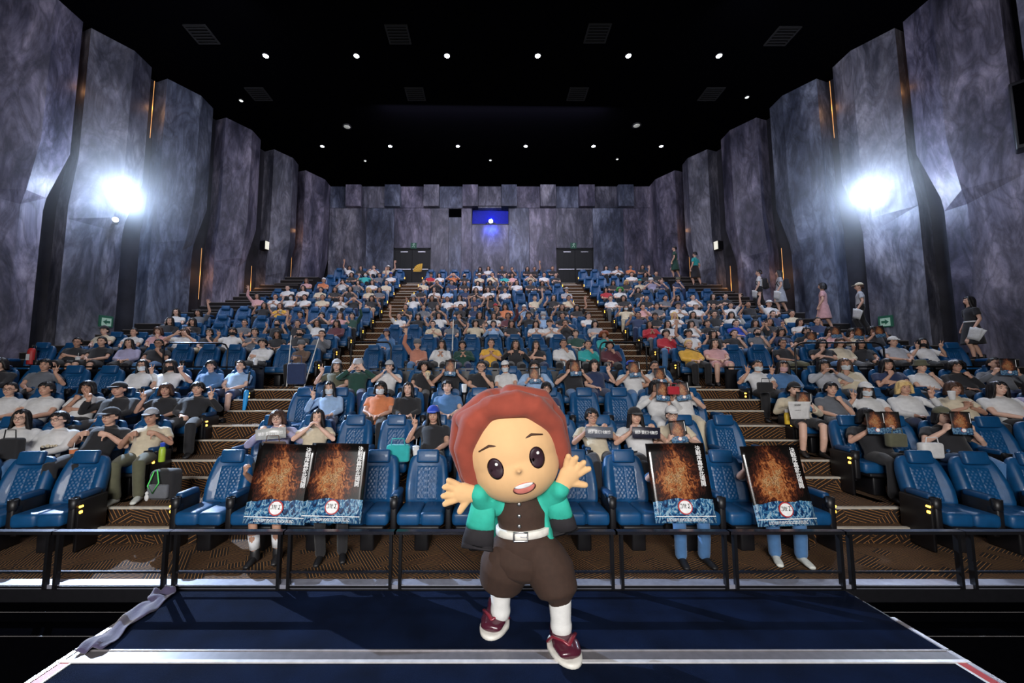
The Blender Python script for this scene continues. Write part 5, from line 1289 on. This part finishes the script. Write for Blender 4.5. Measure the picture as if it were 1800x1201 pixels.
# ---------------------------------------------------------------- small things
def lathe(prof, n=18):
    s = Soup(); s.rings([[(r*cos(2*pi*j/n), r*sin(2*pi*j/n), z) for j in range(n)] for r, z in prof]); return s.mesh('turned', True)
p = stair_at(54, -1, .45); p = Vector((-10.6, 8.55, -.2)) if False else at(54, 641, 9.2)
e = empty('fire_extinguisher', p); tag(e, 'red fire extinguisher standing at the foot of the left stone wall', 'extinguisher')
link('cylinder', lathe([(.07, 0), (.078, .02), (.078, .30), (.06, .36), (.03, .38)]), MT['red'], e); link('valve', lathe([(.02, .38), (.025, .42), (.015, .45)]), MT['black'], e)
s = Soup(); s.tube([(0, 0, .42), (.08, 0, .43), (.10, 0, .30), (.09, 0, .12)], [.010]*4, 6); link('hose', s.mesh('hose', True), MT['black'], e); link('label', Soup().box(-.04, .04, -.081, -.078, .10, .24).mesh('label'), PAPER, e)
def cup(pos, label, col='w', straw=True, k=1.0):
    e = empty('drink_cup', pos); tag(e, label, 'cup'); e.scale = (k, k, k)
    link('cup_body', lathe([(.032, 0), (.034, .005), (.044, .12)]), CLM[col], e); link('lid', lathe([(.047, .12), (.047, .13), (.03, .137)]), PAPER, e)
    if straw: s = Soup(); s.tube([(0, 0, .13), (.01, 0, .22)], [.004, .004], 6); link('straw', s.mesh('straw', True), PAPER, e)
cup(at(136, 638, 9.0), 'white drink cup with straw on the ledge, left of the upper left block')
cup(at(449, 642, 8.6), 'white and orange drink cup on the ledge at the left aisle end')
cup(at(154, 808, 5.45), 'white paper cup between the second row seats of the left block', straw=False)
cup(at(128, 806, 5.45), 'clear amber drink cup in front of the person in blue tee, left block', 'o')
cup(at(816, 690, 6.6), 'white paper cup in centre block third row, below the chin-holding spectator', straw=False)
cup(at(731, 803, 5.2), 'pale drink cup with straw behind the front row, beside blue cap spectator')
cup(at(1674, 703, 6.2), 'small white cup of popcorn before the beige-shirted spectator, right block', straw=False)
# popcorn tub
e = empty('popcorn_tub', at(85, 803, 5.42)); tag(e, 'black and cream popcorn tub heaped full, in the second row of the left block', 'popcorn'); link('tub', lathe([(.065, 0), (.085, .13), (.08, .13)]), MT['black'], e)
s = Soup(); rn = random.Random(4)
for k in range(60): a_ = rn.random()*6.28; r_ = .075*sqrt(rn.random()); s.ell((r_*cos(a_), r_*sin(a_), .13+rn.random()*.02), (.012, .011, .010), nu=6, nv=4)
o = link('popcorn', s.mesh('popcorn', True), CLM['e'], e); o['kind'] = 'stuff'
# umbrella held by the spectator in light blue
e = empty('folded_umbrella', at(426, 740, 7.35)); e.rotation_euler = (.0, .10, 0); tag(e, 'bright blue folded umbrella leaning against the spectator in light blue, left aisle', 'umbrella')
link('canopy', lathe([(.004, 0), (.02, .08), (.035, .30), (.045, .50), (.03, .56)]), mat('umbrella_blue', (.02, .32, .75), .5), e); s = Soup(); s.tube([(0, 0, .54), (0, 0, .80)], [.006, .006], 6); link('shaft', s.mesh('shaft'), MT['black'], e)
link('handle', lathe([(.012, .72), (.018, .76), (.018, .86), (.01, .90)]), MT['black'], e)
# prop sword, flute, sticks
def stick(a, b, r, m, nm, label, cat, tip=None):
    a, b = Vector(a), Vector(b); e = empty(nm, a); tag(e, label, cat); s = Soup(); s.tube([Vector(), b-a], [r, r*.8], 8); link('shaft', s.mesh('shaft', True), m, e)
    if tip:
        d = (a-b).normalized(); s = Soup(); s.tube([Vector(), d*.22], [.016, .016], 8); link('hilt', s.mesh('hilt', True), MT['black'], e); s = Soup(); s.ell((0, 0, 0), (.04, .04, .012)); link('guard', s.mesh('guard', True), MT['steel'], e)
stick(at(795, 617, 9.45), at(797, 562, 9.45), .014, MT['white'], 'prop_sword', 'upright white-bladed prop sword in front of the upper centre block', 'sword', True)
stick(at(1207, 612, 9.0), at(1232, 620, 8.9), .012, MT['black'], 'prop_sword', 'black sheathed prop sword across the yellow robe, right aisle', 'sword', True)
_f = at(536, 655, 9.05); _f.z = -.19
stick(_f, at(560, 596, 9.2), .014, MT['white'], 'white_stick', 'white stick slanting before the brown-topped spectator, left aisle', 'stick')
_f = at(505, 655, 9.05); _f.z = -.19
stick(_f, at(512, 590, 9.1), .014, MT['white'], 'white_stick', 'thin upright white stick left of the brown-topped spectator', 'stick')
# fan
p = at(741, 478, 20.2); e = empty('paper_fan', p); e.rotation_euler = (0, -.75, 0); tag(e, 'open golden yellow folding fan raised before the left black door', 'fan')
s = Soup(); v = [(0, 0, 0)]; n = 18
for i in range(n+1): a_ = radians(40+95*i/n); v.append((.44*cos(a_), .018*(i % 2), .44*sin(a_)))
s.add(v, [(0, i, i+1) for i in range(1, n+1)]); link('fan_leaf', s.mesh('fan_leaf'), mat('fan_gold', (.75, .45, .05), .6, emit=None), e)
s = Soup()
for i in range(0, n+1, 3): s.tube([(0, -.004, 0), (v[i+1][0]*.98, -.004, v[i+1][2]*.98)], [.005, .004], 5)
link('rib', s.mesh('rib'), CLM['u'], e)
# yellow bottle, lanyard and backpack at the left aisle
def bottle(pos, label, m1, m2, k=1.0):
    e = empty('water_bottle', pos); e.scale = (k, k, k); tag(e, label, 'bottle'); link('bottle_body', lathe([(.033, 0), (.036, .01), (.036, .15), (.022, .19)]), m1, e); link('bottle_cap', lathe([(.024, .185), (.026, .19), (.026, .23), (.02, .235)]), m2, e)
bottle(at(1384, 746, 6.45), 'yellow water bottle at the aisle end of the third row, right block', mat('bottle_yellow', (.75, .5, .04), .4), CLM['w'])
bottle(at(284, 812, 5.1), 'yellow and green bottle with blue cap, left aisle second row', mat('bottle_green', (.35, .5, .04), .4), CLM['a'])
e = empty('backpack', at(290, 876, 5.0)); tag(e, 'black backpack with bright green lanyard on the left aisle step', 'bag')
link('bag_body', rbox('bag', .30, .20, .36, .06, 3, (0, 0, .17)), CLM['k'], e); link('front_pocket', rbox('pk', .24, .06, .16, .02, 2, (0, -.11, .11)), CLM['g'], e)
s = Soup(); s.tube([(-.06, -.12, .34), (-.10, -.15, .18), (-.03, -.16, .10), (.03, -.15, .22), (-.02, -.12, .36)], [.007]*5, 6); link('lanyard', s.mesh('lanyard', True), mat('lanyard_green', (.10, .75, .15), .5), e)
s = Soup(); s.ell((-.10, -.15, .05), (.025, .015, .04)); s.ell((-.10, -.15, .10), (.02, .015, .02)); link('charm', s.mesh('charm', True), CLM['w'], e)
# bags on laps and seats
def handbag(pos, label, m, k=1.0, w=.30, h=.22):
    e = empty('handbag', pos); e.scale = (k, k, k); tag(e, label, 'bag'); link('bag_body', rbox('hb', w, .12, h, .035, 3, (0, 0, h/2)), m, e)
    s = Soup(); s.tube([(-w*.3, -.03, h*.95), (-w*.25, -.03, h*1.35), (w*.25, -.03, h*1.35), (w*.3, -.03, h*.95)], [.007]*4, 6); link('bag_handle', s.mesh('bag_handle', True), m, e)
handbag(at(480, 806, 5.35), 'brown leather handbag on the lap behind the leftmost poster', CLM['u'])
handbag(at(700, 812, 5.25), 'teal and tan bag lying behind the front row headrests, centre block', CLM['t'])
handbag(at(18, 812, 5.2), 'black paper carrier bag beside the long-haired spectator, second row far left', CLM['k'], 1, .26, .3)
handbag(at(1576, 786, 5.35), 'small green printed pouch under the pair of programmes, right block', CLM['j'], .8)
handbag(at(1637, 806, 5.2), 'white crumpled bag below the olive-capped spectator, right block', CLM['w'], .9)
handbag(at(1184, 694, 6.35), 'small red bag beside the glasses-wearing spectator, end of fourth row', CLM['r'], .6)
handbag(at(521, 676, 7.5), 'navy backpack on the floor of the left aisle landing', CLM['n'], 1.1, .3, .36)
handbag(at(1345, 690, 6.9), 'black shoulder bag on the lap of the masked spectator, fourth row right', CLM['k'], .8)
# paper on the first seat, white cloth held up
q = empty('paper_sheets', at(398, 905, 4.72)); q.rotation_euler = (-pi/2+.1, 0, .5); tag(q, 'white leaflet lying on the leftmost centre seat of the front row', 'paper'); link('sheet', sheet_thin, PAPER, q, loc=(-.1, 0, 0))
for px, py, Y in ((1408, 737, 6.25),):
    q = empty('white_cloth', at(px, py, Y)); tag(q, 'white printed cloth bag held up by the beige-jacketed spectator', 'cloth'); link('cloth_sheet', sheet(.32, .27, -.01, curl=1.2), CLM['w'], q)
    link('small_print', lines(.10, 0, 3, 9), INK, q, loc=(-.05, -.022, .23)); link('small_print', lines(.08, 0, 1, 5), INK, q, loc=(-.05, -.022, .14))
# plush toys held up
def plush(pos, label, hc):
    e = empty('plush_toy', pos); tag(e, label, 'toy'); s = Soup(); s.ell((0, 0, .10), (.05, .045, .05)); s.ell((0, 0, .03), (.03, .025, .045)); link('toy_body', remesh(s, 'toy_body', .006, 2), CLM['e'], e)
    s = Soup(); s.ell((0, .012, .118), (.056, .048, .045)); link('toy_hair', s.mesh('toy_hair', True), HM[hc], e)
    for sx in (-1, 1): s = Soup(); s.ell((sx*.018, -.043, .098), (.006, .004, .009), nu=8, nv=5); link('eye', s.mesh('eye'), INK, e)
plush(at(752, 667, 7.4), 'small pale doll held beside the curly-haired spectator, fourth row', 'y')
plush(at(493, 552, 13.6), 'small yellow-haired doll held up in the upper left block', 'y')
# black box standing in for the dark opening at the far right
e = empty('dark_opening_box', at(1793, 230, 9.3)); e.rotation_euler = (0, 0, -.9); tag(e, 'black box standing for dark opening cut by the upper right edge of the photo', 'dark_opening'); link('box_body', rbox('cab', .9, .6, 1.7, .03, 2, (.35, 0, .3)), MT['black'], e); link('box_front', Soup().box(-.05, .75, -.32, -.30, -.45, 1.05).mesh('box_front'), MT['ceil'], e)
# white socks and black boots of the first poster holder
for s in SEATS:
    if s['r'] == 0 and s['who'] and s['who'][0] == 506:
        for sx in (-1, 1):
            q = Soup(); q.tube([(sx*.13, -.845, .33), (sx*.125, -.83, .16)], [(.064, .064), (.058, .058)], 14, round_=False); link('sock', q.mesh('sock', True), PAPER, s['ob'])
            q = Soup(); q.tube([(sx*.125, -.83, .13), (sx*.125, -.83, .05)], [.052, .056], 14); link('boot_shaft', q.mesh('boot_shaft', True), BSHOE, s['ob'])
